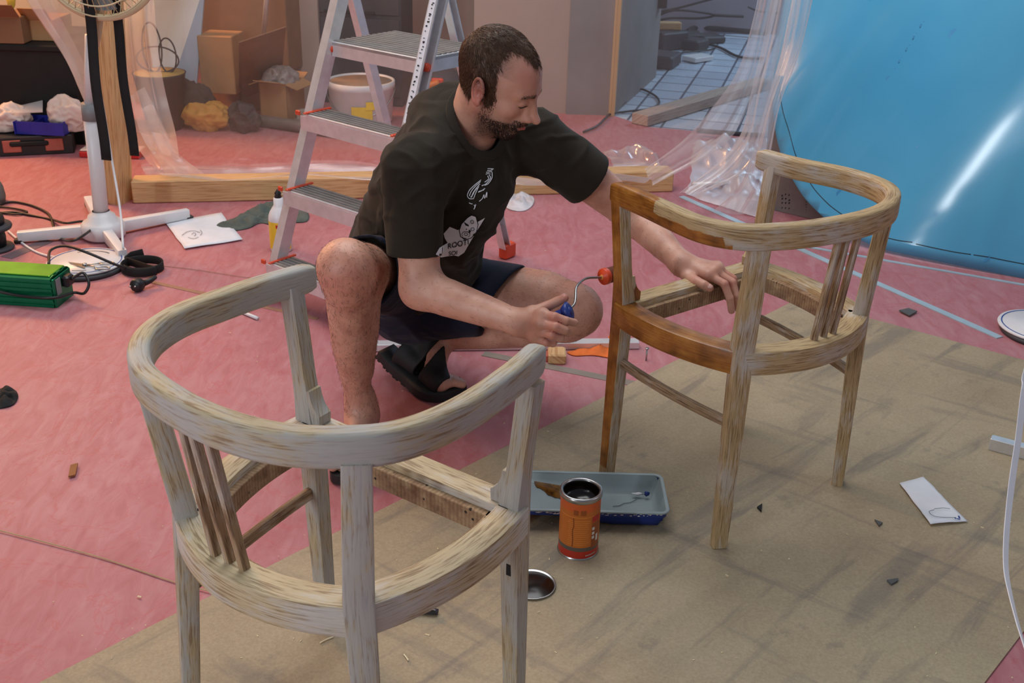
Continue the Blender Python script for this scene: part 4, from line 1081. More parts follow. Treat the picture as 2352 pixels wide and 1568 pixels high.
for pts in ([(1790, 190), (1793, 225), (1800, 262), (1812, 300), (1824, 345), (1830, 362)], [(1855, 410), (1872, 436), (1900, 466), (1925, 486), (1950, 502)], [(2034, 545), (2050, 549), (2070, 553), (2096, 556)], [(2104, 560), (2140, 568), (2190, 578), (2230, 584)], [(2236, 585), (2270, 590), (2310, 598), (2352, 606)]):
    MB().tube(spline([on_panel(u, v) for u, v in pts], 24), .0022, 5).build('marker_line', M['ink'], bl)
M['film_dot'] = simple('deeper_blue_print', srgb(62, 148, 200), .3)
def dotp(u, v, r):
    c = on_panel(u, v, .0028); vs = [c]+[c+pd*(r*math.cos(2*PI*k/20))+pu*(r*math.sin(2*PI*k/20)) for k in range(20)]
    return vs, [(0, 1+k, 1+(k+1) % 20) for k in range(20)]
for u, v, r in ((2192, 80, .02), (1932, 446, .018), (2042, 182, .012), (2260, 588, .02), (2112, 342, .014)):
    vs, fs = dotp(u, v, r); MB().add(vs, fs).build('film_mark', M['film_dot'], bl)
mb = MB()
for k in range(9):
    c = on_panel(2060+k*8.2, 158-k*13.5, .0029); q = k*.7
    mb.box(c, (.016, .0045, .0006), basis(pd, pu, pn)); mb.box(c+pd*(.006*(-1)**k)+pu*.005, (.005, .014, .0006), basis(pd, pu, pn))
mb.build('film_lettering', M['film_dot'], bl)
# cardboard standing behind the panel's corner
a, b = G(1752, 476), G(1905, 512); d = (b-a).normalized()
cb = MB().slab([a, b, b+Vector((-.0, .1, .26)), a+Vector((.0, .1, .42))], .006).build('cardboard_sheet', simple('grey_brown_cardboard', srgb(120, 108, 104), .85), None, fixn=True)
tag(cb, 'grey-brown cardboard sheet with print propped behind the blue panel corner', 'cardboard')
cn = (b-a).cross(Vector((0, .1, .3))).normalized(); cn = cn if cn.y < 0 else -cn
mb = MB()
for k in range(4):
    for r in range(3): mb.box(hit(1799+r*8, 478-k*10+random.uniform(-2, 2), a, cn)+cn*.004, (.010, .0008, .007), basis(Vector((1, 0, 0)), cn, Vector((0, 0, 1))))
mb.build('printed_lettering', M['ink'], cb); mb = MB()
for k in range(7): mb.box(hit(1853, 494-k*6, a, cn)+cn*.004, (.004, .0008, .006), basis(Vector((1, 0, 0)), cn, Vector((0, 0, 1))))
mb.build('printed_lettering', M['ink'], cb)
o = MB().box(G(1792, 330, .0)+Vector((.02, .25, .30)), (.05, .04, .60), None, 0, .003).build('timber_stud', M['pine']); tag(o, 'short upright timber stud behind the left edge of the blue panel', 'timber')
# ------------------------------------------------------------------ plastic sheeting
def film_mat(name, milky, rough=.15, tint=(.93, .90, .90, 1)):
    t = NT(name); t.t.nodes.remove(t.b)
    tr_ = t.n('ShaderNodeBsdfTransparent', {0: (1, 1, 1, 1)})
    gl_ = t.n('ShaderNodeBsdfGlossy', {0: (1, 1, 1, 1), 1: rough})
    df = t.n('ShaderNodeBsdfDiffuse', {0: tint}); tl = t.n('ShaderNodeBsdfTranslucent', {0: tint})
    ds = t.n('ShaderNodeMixShader', {0: .5, 1: df.outputs[0], 2: tl.outputs[0]})
    lw = t.n('ShaderNodeLayerWeight', {0: .35})
    c = t.co(); nz = t.noise(c, 3, 4)
    fac = t.math('ADD', t.math('MULTIPLY', lw.outputs['Facing'], .55), milky, True)
    fac = t.math('MULTIPLY', fac, t.ramp(nz, [(.3, .7), (.7, 1.2)]), True)
    m1 = t.n('ShaderNodeMixShader', {0: fac, 1: tr_.outputs[0], 2: ds.outputs[0]})
    fr = t.math('MULTIPLY', lw.outputs['Fresnel'], .28)
    m2 = t.n('ShaderNodeMixShader', {0: fr, 1: m1.outputs[0], 2: gl_.outputs[0]})
    t.t.links.new(m2.outputs[0], t.out.inputs[0]); return t.m
M['film_clear'] = film_mat('clear_plastic_film', .07); M['film_milky'] = film_mat('folded_plastic_film', .30)
M['film_glare'] = film_mat('crumpled_film_painted_glare', .95, .4, (.88, .88, .95, 1))  # clear film whitened and tinted blue to stand in for reflected window light
ps = thing('plastic_sheeting', 'translucent plastic dust sheet hanging across the room behind the ladder', 'plastic sheet', G(900, 420))
def grid_sheet(name, L, R, nu, nv, mat, amp=.03, fs_=3.0, seed=0, fold=0, foldn=8, parent=ps):
    """L and R: lists of 3-D points top to bottom for the left and right border"""
    LL = resample(spline(L, 40), nv+1); RR = resample(spline(R, 40), nv+1); vs = []
    for i in range(nu+1):
        for j in range(nv+1):
            s_, t_ = i/nu, j/nv; p = LL[j].lerp(RR[j], s_)
            dy = amp*(noise.noise(Vector((p.x*fs_, p.z*fs_*.45, seed)))+.5*noise.noise(Vector((p.x*fs_*3, p.z*fs_*1.1, seed+5))))
            dy += fold*math.sin(s_*foldn*2*PI+2*noise.noise(Vector((t_*2, s_*3, seed))))*(.6+.4*math.sin(t_*3+seed))
            dz = amp*.5*noise.noise(Vector((p.x*fs_*2, p.y*fs_*2, seed+11)))*(1 if t_ > .6 else 0)
            q = p+Vector((dy*.3, dy, dz)); q.z = max(q.z, .004); vs.append(q)
    f_ = [(i*(nv+1)+j, (i+1)*(nv+1)+j, (i+1)*(nv+1)+j+1, i*(nv+1)+j+1) for i in range(nu) for j in range(nv)]
    return MB().add(vs, f_).build(name, mat, parent)
Yc = 4.62
grid_sheet('hanging_sheet', [Vector((-1.62, 4.3, 2.2)), Q(270, 0, 4.4), Q(300, 250, 4.45), G(330, 385, .01), G(360, 412, .09), G(420, 412, .095)],
           [Vector((1.45, 5.0, 2.2)), Q(1790, 0, 4.8), Q(1640, 300, 4.75), G(1500, 385, .01), G(1500, 405, .095), G(1480, 420, .095)], 90, 60, M['film_clear'], .05, 2.0, 1)
grid_sheet('torn_flap', [Q(30, -60, 4.4), Q(62, 5, 4.35), Q(130, 110, 4.3), Q(205, 258, 4.15), Q(238, 320, 4.05)],
           [Q(262, -60, 4.2), Q(262, 10, 4.2), Q(262, 110, 4.15), Q(262, 258, 4.1), Q(262, 325, 4.05)], 24, 30, M['film_milky'], .02, 3, 4)
grid_sheet('folded_edge', [Q(40, -60, 4.38), Q(66, 5, 4.33), Q(134, 110, 4.28), Q(207, 258, 4.13), Q(238, 318, 4.03)],
           [Q(100, -60, 4.38), Q(120, 5, 4.33), Q(185, 130, 4.28), Q(238, 235, 4.13), Q(250, 300, 4.03)], 8, 30, M['film_milky'], .01, 3, 4)
grid_sheet('gathered_fold', [Q(276, -60, 4.25), Q(280, 100, 4.25), Q(292, 220, 4.2), Q(300, 300, 4.15), G(345, 388, .05), G(385, 408, .06)],
           [Q(352, -60, 4.3), Q(362, 100, 4.3), Q(375, 200, 4.25), Q(402, 300, 4.2), G(430, 400, .03), G(520, 412, .05)], 40, 50, M['film_milky'], .03, 2.5, 9, .022, 2)
grid_sheet('gathered_fold', [Q(300, 220, 4.18), Q(318, 290, 4.16), Q(345, 350, 4.15), G(380, 400, .04)],
           [Q(330, 200, 4.2), Q(375, 300, 4.2), Q(400, 350, 4.2), G(470, 405, .03)], 24, 30, M['film_milky'], .03, 3, 12, .014, 1.3)
for (Lp, Rp, yy, sd) in (([(1752, -60), (1725, 60), (1690, 170), (1625, 260), (1560, 330), (1480, 390)], [(1802, -60), (1775, 60), (1735, 200), (1690, 300), (1620, 360), (1500, 425)], 4.25, 3),
                     ([(1780, -60), (1760, 60), (1725, 210), (1700, 310), (1640, 380), (1560, 440)], [(1850, -60), (1820, 60), (1780, 210), (1750, 330), (1700, 400), (1620, 440)], 4.1, 6),
                     ([(1830, -60), (1800, 100), (1765, 220), (1730, 340), (1700, 420), (1640, 480)], [(1880, -60), (1840, 110), (1795, 230), (1772, 340), (1760, 420), (1735, 490)], 3.98, 8)):
    def PT(q):
        g = G(*q, .012); p = Q(q[0], q[1], yy)
        return p if p.z > .012 else g
    grid_sheet('gathered_fold', [PT(q) for q in Lp], [PT(q) for q in Rp], 36, 60, M['film_milky'], .03, 2.2, sd, .026, 1.6)
def crumple(name, px, label, mat, hgt, seed, cat):
    P = [G(u, v, .006) for u, v in px]; n_ = 46; vs = []
    for i in range(n_+1):
        for j in range(n_+1):
            s_, t_ = i/n_, j/n_; p = (P[0]*(1-s_)+P[1]*s_)*(1-t_)+(P[3]*(1-s_)+P[2]*s_)*t_
            rdg = sum(abs(noise.noise(Vector((p.x*f_*1.3, p.y*f_, seed+k*3))))/(k+1) for k, f_ in enumerate((2.5, 5, 11)))
            e = min(s_, 1-s_, t_, 1-t_); vs.append(p+Vector((rdg*.04, rdg*.03, hgt*max(0, .55-rdg)*min(1, e*8))))
    f_ = [(i*(n_+1)+j, (i+1)*(n_+1)+j, (i+1)*(n_+1)+j+1, i*(n_+1)+j+1) for i in range(n_) for j in range(n_)]
    o = MB().add(vs, f_).build(name, mat, None); return tag(o, label, cat)
crumple('crumpled_film', [(1590, 330), (1778, 318), (1762, 508), (1568, 448)], 'bright crumpled plastic film on the floor left of the blue panel', M['film_glare'], .16, 2, 'plastic film')
crumple('crumpled_film', [(1380, 350), (1500, 352), (1520, 396), (1400, 398)], 'small glossy pouch of plastic film behind the man\'s outstretched arm', M['film_milky'], .12, 6, 'plastic film')
for u0, v0, u1, v1, lab in ((1590, 424, 1742, 416, 'slim metal rail lying on the crumpled plastic film'), (1600, 300, 1755, 312, 'dark metal rail on the floor behind the crumpled plastic film')):
    a, b = G(u0, v0, .03), G(u1, v1, .03); o = MB().tube([a, (a+b)/2, b], .012, 8).build('metal_rail', M['alu'] if v0 > 400 else M['dark_grey']); tag(o, lab, 'rail')
# ------------------------------------------------------------------ background left: store corner
M['box1'] = M['card']; M['box2'] = M['card_dark']
def box_thing(name, uvL, uvR, depth, h, mat, label, cat='box', z0=0.0, lid=None, open_=False):
    a, b = G(*uvL, z0), G(*uvR, z0); d = (b-a); w = d.length; d.normalize(); n_ = Vector((-d.y, d.x, 0)); n_ = n_ if n_.y > 0 else -n_
    R = basis(d, n_, Vector((0, 0, 1))); c = (a+b)/2+n_*depth/2
    t = thing(name, label, cat, Vector((c.x, c.y, z0)))
    if open_:
        mb = MB(); tk = .006
        mb.box(c+Vector((0, 0, tk/2)), (w, depth, tk), R)
        for s_ in (-1, 1):
            mb.box(c+n_*s_*(depth/2-tk/2)+Vector((0, 0, h/2)), (w, tk, h), R); mb.box(c+d*s_*(w/2-tk/2)+Vector((0, 0, h/2)), (tk, depth, h), R)
        mb.build('box_body', mat, t)
        for s_ in (-1, 1):
            for ax, ln, wd_ in ((n_, depth, w), (d, w, depth)):
                e = c+ax*s_*(ln/2)+Vector((0, 0, h)); dr = (ax*s_*.85+Vector((0, 0, .25*(1 if ax is n_ else -1.2)))).normalized(); fl = min(w, depth)*.42
                ot = Vector((-ax.y, ax.x, 0)); q = [e-ot*wd_/2, e+ot*wd_/2, e+ot*wd_*.46+dr*fl, e-ot*wd_*.46+dr*fl]
                MB().slab(q, .004).build('flap', mat, t, fixn=True)
    else:
        MB().box(c+Vector((0, 0, h/2)), (w, depth, h), R, 0, .004).build('box_body', mat, t)
    return t, c, d, n_, R, w
M['crate_black'] = simple('deep_black_crate', srgb(12, 12, 12), .7, 0, .3)
t, c, d, n_, R, w = box_thing('storage_crate', (-80, 325), (196, 333), .5, .43, M['crate_black'], 'large black plastic crate in the corner at the left', 'crate')
MB().box(c+Vector((0, 0, .43)), (w+.02, .52, .03), R, 0, .006).build('crate_rim', M['crate_black'], t)
tp_ = c
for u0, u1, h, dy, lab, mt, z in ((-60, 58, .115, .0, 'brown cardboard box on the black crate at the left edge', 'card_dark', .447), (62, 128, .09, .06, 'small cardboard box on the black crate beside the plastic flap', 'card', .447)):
    a, b = G(u0, 100-dy*100, z), G(u1, 100-dy*100, z)
    t, c, d, n_, R, w = (None,)*6
    k = thing('cardboard_box', lab, 'box', (a+b)/2)
    w = (b-a).length; c = (a+b)/2+Vector((0, .11, h/2)); MB().box(c, (w, .22, h), None, 0, .003).build('box_body', M[mt], k)
    MB().slab([c+Vector((-w/2, -.11, h/2)), c+Vector((w/2, -.11, h/2)), c+Vector((w/2, -.17, h/2+.06)), c+Vector((-w/2, -.17, h/2+.06))], .003).build('flap', M[mt], k, fixn=True)
a = G(10, 60, .66); k = thing('cardboard_box', 'open cardboard box on top of the others by the cream wall', 'box', Vector((a.x, 5.4, .58)))
MB().box(Vector((a.x+.10, 5.30, .66)), (.36, .2, .12), rotz(.15), 0, .003).build('box_body', M['card_dark'], k)
MB().slab([Vector((a.x-.07, 5.19, .72)), Vector((a.x+.26, 5.24, .72)), Vector((a.x+.25, 5.14, .76)), Vector((a.x-.06, 5.09, .76))], .003).build('flap', M['card'], k, fixn=True)
# cream board/wall lit at the far left
o = MB().prism([(-4.6, 5.7), (-1.75, 5.74), (-1.75, 5.80), (-4.6, 5.76)], .0, 2.6).build('wall_partition', M['wall_warm']); tag(o, kind='structure')
o = MB().sweep([Q(22, -20, 5.4), Q(26, 10, 5.4), Q(20, 38, 5.4)], rrect(.05, .01, .004, 2), scale=lambda t: 1.2-.9*t, up=(0, 1, 0)).build('hanging_cloth', simple('yellow_cloth', srgb(206, 170, 60), .8)); tag(o, 'yellow cloth tip hanging by the cream wall, top left', 'cloth')
# tool case, blue organiser, bags, red tray
t, c, d, n_, R, w = box_thing('tool_case', (-30, 362), (172, 352), .16, .085, M['black_plastic'], 'black plastic tool case with pinkish latches on the floor at left', 'tool case')
for s_ in (-.20, .28):
    MB().box(c-n_*.083+d*s_*w+Vector((0, 0, .045)), (.075, .008, .055), R, 0, .003).build('latch', simple('pink_latch', srgb(176, 92, 76), .6), t)
MB().box(c-n_*.086+Vector((0, 0, .055)), (.16, .014, .022), R, 0, .005).build('handle', M['black'], t)
zz = .089
bc = G(96, 308, zz); bo = thing('parts_organiser', 'blue plastic parts organiser full of screws on the tool case', 'organiser', bc)
Rb_ = rotz(-.08); mb = MB(); mb.box(bc+Vector((0, .05, .004)), (.215, .13, .008), Rb_)
for s_ in (-1, 1): mb.box(bc+Vector((0, .05+s_*.063, .028)), (.215, .004, .056), Rb_); mb.box(bc+Vector((s_*.106, .05, .028)), (.004, .13, .056), Rb_)
for x in (-.035, .035): mb.box(bc+Vector((x, .05, .024)), (.003, .126, .048), Rb_)
mb.build('tray_body', simple('royal_blue_plastic', srgb(34, 44, 150), .4), bo)
mb = MB(); random.seed(5)
for k in range(90): mb.box(bc+Vector((random.uniform(-.1, .1), .05+random.uniform(-.055, .055), random.uniform(.012, .036))), (.012, .003, .003), Matrix.Rotation(random.uniform(0, 3), 3, 'Z'))
mb.build('small_screws', M['steel'], bo)
M['bag'] = simple('white_plastic_bag', srgb(216, 200, 190), .5, 0, .08, 12)
def lump(name, c, r, label, mat, cat, seed, jit=.10, sub=5):
    mb = MB().ico((0, 0, 0), 1, None, sub); S = Vector((seed*1.7, seed*.9, 0)); vs = []
    for v in mb.v:
        p = Vector(v); k = 1.04-.34*abs(noise.noise(p*1.2+S))-.20*abs(noise.noise(p*2.6+S))-.05*abs(noise.noise(p*7+S))+.28*noise.noise(p*.9-S)
        q = Vector((p.x*r[0]*k*1.15, p.y*r[1]*k*1.1, p.z*r[2]*k)); q.z = max(q.z, -r[2]*.72); vs.append(tuple(Vector(c)+q))
    mb.v = vs; o = mb.build(name, mat); return tag(o, label, cat)
def rest(u, v, Y, zb, rz):   # centre of a heap resting on height zb
    p = Q(u, v, Y); p.z = zb+rz*.72; return p
lump('plastic_bag', rest(26, 300, 4.76, .086, .075), (.085, .06, .070), 'crumpled white plastic bag on the tool case at the left edge', M['bag'], 'bag', 3)
lump('plastic_bag', rest(158, 290, 4.78, .086, .10), (.085, .06, .095), 'crumpled white plastic bag right of the blue organiser', M['bag'], 'bag', 7)
o = MB().slab([Q(10, 262, 4.72), Q(98, 258, 4.72), Q(98, 232, 4.86), Q(20, 250, 4.86)], .004).build('clear_lid', M['film_milky'], None); tag(o, 'clear plastic lid leaning on the black crate behind the bags', 'lid')
mb = MB(); a, b = G(182, 362), G(322, 366); d = (b-a).normalized(); n_ = Vector((-d.y, d.x, 0))
t = thing('red_tray', 'red tray with a pale cover on the floor behind the pine post', 'tray', (a+b)/2+n_*.1)
MB().box((a+b)/2+n_*.1+Vector((0, 0, .013)), ((b-a).length, .2, .026), basis(d, n_, Vector((0, 0, 1))), 0, .004).build('tray_body', M['red_plastic'], t)
MB().box((a+b)/2+n_*.1+Vector((0, 0, .031)), ((b-a).length*.97, .19, .008), basis(d, n_, Vector((0, 0, 1))), 0, .003).build('cover', M['bag'], t)
MB().box((a+b)/2+n_*.12+d*.13+Vector((0, 0, .05)), (.07, .05, .03), basis(d, n_, Vector((0, 0, 1))), 0, .004).build('clip', M['dark_grey'], t)
# ------------------------------------------------------------------ behind the sheeting
M['pale_blue'] = simple('pale_blue_board', srgb(172, 194, 210), .6, 0, .05, 3)
o = MB().slab([G(372, 272), G(448, 262), Q(474, -40, 5.55), Q(325, -40, 5.6)], .03).build('insulation_board', M['pale_blue'], None, fixn=True); tag(o, 'pale blue board leaning upright behind the plastic sheet', 'board')
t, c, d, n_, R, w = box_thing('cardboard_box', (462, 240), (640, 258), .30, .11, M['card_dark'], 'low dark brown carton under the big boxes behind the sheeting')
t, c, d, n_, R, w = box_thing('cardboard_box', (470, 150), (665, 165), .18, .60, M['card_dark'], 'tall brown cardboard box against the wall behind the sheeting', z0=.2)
t, c, d, n_, R, w = box_thing('cardboard_box', (464, 214), (542, 218), .18, .285, M['card'], 'light tan cardboard box standing in front of the tall brown one', z0=.112)
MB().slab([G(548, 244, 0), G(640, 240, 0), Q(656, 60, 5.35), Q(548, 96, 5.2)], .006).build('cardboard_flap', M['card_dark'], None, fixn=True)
tag(bpy.data.objects['cardboard_flap'], 'dark cardboard sheet leaning between the boxes behind the sheeting', 'cardboard')
t, c, d, n_, R, w = box_thing('cardboard_box', (600, 281), (662, 288), .18, .20, M['card'], 'open cardboard carton with flaps out on the floor behind the ladder', open_=True)
lump('plastic_bag', c+Vector((0, 0, .19)), (.08, .08, .09), 'crumpled clear bag sticking out of the open carton', simple('grey_film_wad', srgb(150, 140, 136), .4), 'bag', 5)
lump('plastic_bag', rest(712, 285, 5.3, .0, .055), (.09, .06, .055), 'crumpled film lying right of the open carton', simple('pale_film_wad', srgb(156, 146, 134), .5), 'bag', 15)
o = MB().tube([Q(606, 76, 5.5), Q(614, -30, 5.5), Q(622, -160, 5.5)], .012, 12).build('metal_pole', M['alu']); tag(o, 'thin metal pole leaning above the cardboard boxes', 'pole')
o = MB().prism([(-1.20, 5.80), (-1.05, 5.80), (-1.05, 5.85), (-1.20, 5.85)], 0, 2.4).build('trim_2', M['wall']); tag(o, kind='structure')
t, c, d, n_, R, w = box_thing('metal_cabinet', (700, 232), (925, 246), .25, 1.0, M['dark_grey'], 'dark grey cabinet against the wall behind the ladder', 'cabinet')
MB().box(c-n_*.128+Vector((0, 0, .72)), (w*.97, .008, .50), R, 0, .003).build('door', M['dark_grey'], t)
MB().box(c-n_*.128+Vector((0, 0, .25)), (w*.97, .008, .40), R, 0, .003).build('door', M['dark_grey'], t)
MB().box(c-n_*.14+Vector((0, 0, .48)), (w*.5, .014, .014), R, 0, .003).build('handle', M['black'], t)
bq = G(832, 282); bk = thing('paint_bucket', 'white paint bucket with a yellow label behind the ladder', 'bucket', bq)
MB().lathe(bq, [(0, .002), (.135, .002), (.150, .02), (.162, .18), (.168, .185), (.168, .215), (.160, .218), (.157, .20), (.150, .03), (0, .025)], seg=48).build('bucket_body', M['white_plastic'], bk)
wrap(bq, .1605, .03, .115, -1.75, -1.1, M['yellow'], 'label', bk); wrap(bq, .1635, .10, .14, -1.3, -1.0, M['yellow'], 'label', bk)
MB().tube([bq+Vector((.170*math.cos(q), -.170*math.sin(q)*.9, .19-.13*math.sin(q))) for q in [PI*k/24 for k in range(25)]], .003, 6).build('handle', M['steel'], bk)
MB().lathe(bq+Vector((0, 0, .205)), [(0, .004), (.155, .004), (.155, .0), (0, 0)], seg=40).build('bucket_lid', simple('tan_dusty_lid', srgb(150, 126, 104), .8), bk)
# yellow bag, dark clutter
lump('yellow_sack', rest(480, 285, 5.2, .0, .085), (.10, .07, .085), 'yellow sack lying on the floor behind the plastic sheet', simple('yellow_sack', srgb(196, 142, 60), .7), 'sack', 4)
lump('rubble_sack', rest(562, 290, 5.2, .0, .085), (.075, .07, .085), 'dark rubbish sack right of the yellow sack', simple('dark_sack', srgb(62, 50, 52), .6), 'sack', 9)
lump('cable_heap', rest(424, 262, 5.28, .0, .13), (.13, .06, .13), 'dark heap of cables and nets below the pale blue board', simple('dark_heap', srgb(52, 44, 44), .8), 'heap', 19)
sv = G(388, 288, 0); mc = thing('garden_basket', 'black and yellow tub with wire loops before the pale blue board', 'tub', sv)
MB().lathe(sv+Vector((0, -.06, .0)), [(0, 0), (.08, 0), (.12, .26), (.125, .27), (.115, .27), (.07, .02), (0, .02)], seg=30).build('tub_body', simple('dark_tub', srgb(58, 50, 50), .7), mc)
MB().lathe(sv+Vector((0, -.06, .25)), [(0, 0), (.115, 0), (.118, .02), (0, .024)], seg=30).build('tub_top', simple('mustard', srgb(176, 148, 84), .7), mc)
mb = MB()
for sx, hh, ww in ((-.02, .23, .045), (.05, .16, .04), (.0, .12, .10)):
    b_ = sv+Vector((sx, -.06, .27)); mb.tube([b_+Vector((ww*math.sin(q)*1.0, 0, hh*(1-math.cos(q))/2)) for q in [2*PI*k/30 for k in range(30)]], .004, 6, closed=True)
mb.build('wire_loops', M['dark_grey'], mc)
# vacuum cleaner, mostly hidden by the man
vq = G(1012, 272); vc = thing('vacuum_cleaner', 'dark vacuum cleaner with orange trim half hidden behind the man', 'vacuum cleaner', vq)
MB().ico(vq+Vector((0, .05, .13)), (.15, .15, .125), None, 3).build('drum', M['dark_grey'], vc)
MB().lathe(vq+Vector((0, .05, .0)), [(0, .0), (.13, .0), (.155, .05), (.15, .12)], seg=36).build('base', M['orange_plastic'], vc)
MB().tube(spline([vq+Vector((-.16, -.06, .02)), vq+Vector((-.14, -.08, .10)), vq+Vector((-.08, -.09, .17)), vq+Vector((0, -.08, .20))], 20), .018, 10).build('hose', simple('orange_hose', srgb(216, 120, 40), .5), vc)
MB().box(vq+Vector((-.01, -.06, .20)), (.06, .03, .035), None, 0, .006).build('handle', M['orange_plastic'], vc)
# ------------------------------------------------------------------ beyond the opening
a, b = G(1487, 292, .0), G(1770, 205, .0); d = (b-a).normalized(); n_ = Vector((-d.y, d.x, 0))
o = MB().box((a+b)/2+n_*.05+Vector((0, 0, .03)), ((b-a).length, .10, .055), basis(d, n_, Vector((0, 0, 1))), 0, .003).build('timber_plank', wood_mat('greyed_plank', srgb(176, 160, 148), srgb(140, 118, 104), grain=40)); tag(o, 'greyish plank lying at the edge of the tiled floor', 'timber')
def cable(pts, label, r=.008, z=.012, nm='floor_cable'):
    o = MB().tube(spline([G(u, v, z) if len(q) == 0 else Q(u, v, q[0]) for (u, v, *q) in pts], 60), r, 7).build(nm, M['black_plastic'], None); return tag(o, label, 'cable')
cable([(1340, 303), (1370, 290), (1390, 272), (1402, 262), (1440, 256), (1490, 250), (1514, 236), (1502, 218), (1466, 205), (1435, 235), (1402, 262)], 'black cable looping out of the doorway onto the pink floor', .006, .01)
cable([(1585, 96), (1625, 102), (1655, 110), (1690, 128), (1720, 134), (1755, 134)], 'dark cable snaking across the pale tiles', .009, .012)
cable([(1530, 130), (1560, 122), (1620, 116), (1640, 112)], 'dark thin cable on the tiles beside the heap', .006, .01)
cable([(1580, 72), (1600, 64), (1640, 66), (1760, 76)], 'thick dark cable along the foot of the far wall', .02, .04)
cable([(1500, 30, 8.2), (1560, 18, 8.2), (1620, 2, 8.2), (1660, -8, 8.2)], 'dark cable fixed across the far wall, upper run', .008)
cable([(1500, 40, 8.15), (1550, 24, 8.15), (1620, 30, 8.15), (1640, 36, 8.15), (1606, 42, 8.15), (1540, 42, 8.15), (1505, 50, 8.15)], 'looped dark cable on the far wall', .008)
cable([(1640, 35, 8.15), (1680, 37, 8.15), (1708, 38, 8.15)], 'stiff dark rod on the far wall right of the cable loop', .011)
cable([(1718, 16, 8.2), (1745, 26, 8.2), (1790, 30, 8.2)], 'thin dark cable on the far wall near the plastic', .007)
t, c, d, n_, R, w = box_thing('wall_socket', (1505, 20), (1532, 20), .06, .12, M['black_plastic'], 'dark box fixed on the far wall at the doorway', 'socket box', z0=.42)
hp = MB(); random.seed(9)
hc_ = G(1548, 112)
for k, (u, v, sx, sy, sz) in enumerate(((1540, 92, .22, .10, .06), (1628, 96, .09, .09, .05), (1520, 108, .12, .14, .12), (1590, 112, .08, .09, .07), (1512, 150, .12, .12, .08))):
    o = MB().box(G(u, v)+Vector((0, 0, sz/2)), (sx*2, sy*2, sz), rotz(.3*k), 0, .01).build('junk_box', M['dark_grey']); tag(o, ['long dark box in the heap beyond the doorway', 'small dark box at the right end of the heap on the tiles', 'tall dark box behind the door jamb on the tiles', 'middle dark box in the heap on the tiles', 'dark box nearest the doorway corner on the tiles'][k], 'box')
o = MB().box(G(1520, 108)+Vector((0, 0, .147)), (.24, .07, .05), rotz(.1), 0, .004).build('wood_offcut', M['pine']); tag(o, 'pale wood offcut lying on the dark boxes beyond the doorway', 'offcut')
o = MB().box(G(1602, 140)+Vector((0, 0, .02)), (.18, .12, .03), rotz(.7), 0, .003).build('white_box', M['white_plastic']); tag(o, 'white flat object glinting on the pale tiles', 'object')
# ------------------------------------------------------------------ signed-distance modelling of the figure
A_ = lambda p: np.array(p, dtype=float)
def rc(a, b, ra, rb):
    a, b = A_(a), A_(b); ba = b-a; l2 = max(ba@ba, 1e-12)
    def f(p):
        q = p-a; t = np.clip(q@ba/l2, 0, 1); return np.sqrt(((q-t[:, None]*ba)**2).sum(1))-(ra+(rb-ra)*t)
    f.c = (a+b)/2; f.r = np.linalg.norm(ba)/2+max(ra, rb); return f
def chain(pts, rs, k=0.0):
    fs = [rc(pts[i], pts[i+1], rs[i], rs[i+1]) for i in range(len(pts)-1)]
    return U_(fs, k)
def limb(pts, rs, n=14):
    """smooth tapering limb through joints"""
    P = spline(pts, n); R = spline([Vector((r, 0, 0)) for r in rs], n); return chain(P, [q.x for q in R])
def ell(c, r, R=None):
    c, r = A_(c), A_(r); M_ = np.array(R).T if R is not None else None
    def f(p):
        q = p-c
        if M_ is not None: q = q@M_.T
        k0 = np.sqrt(((q/r)**2).sum(1)); k1 = np.sqrt(((q/r**2)**2).sum(1)); return k0*(k0-1)/np.maximum(k1, 1e-9)
    return f
def smin(a, b, k):
    if k <= 0: return np.minimum(a, b)
    h = np.maximum(k-np.abs(a-b), 0)/k; return np.minimum(a, b)-h*h*k*.25
def U_(fs, k=0.0):
    def f(p):
        d = fs[0](p)
        for g in fs[1:]: d = smin(d, g(p), k)
        return d
    return f
def sub(f, g, k=0.0): return lambda p: -smin(-f(p), g(p), k)
def inter(f, g, k=0.0): return lambda p: -smin(-f(p), -g(p), k)
def off(f, o): return lambda p: f(p)-o
def half(c, n):
    c, n = A_(c), A_(n); n = n/np.linalg.norm(n); return lambda p: (p-c)@n
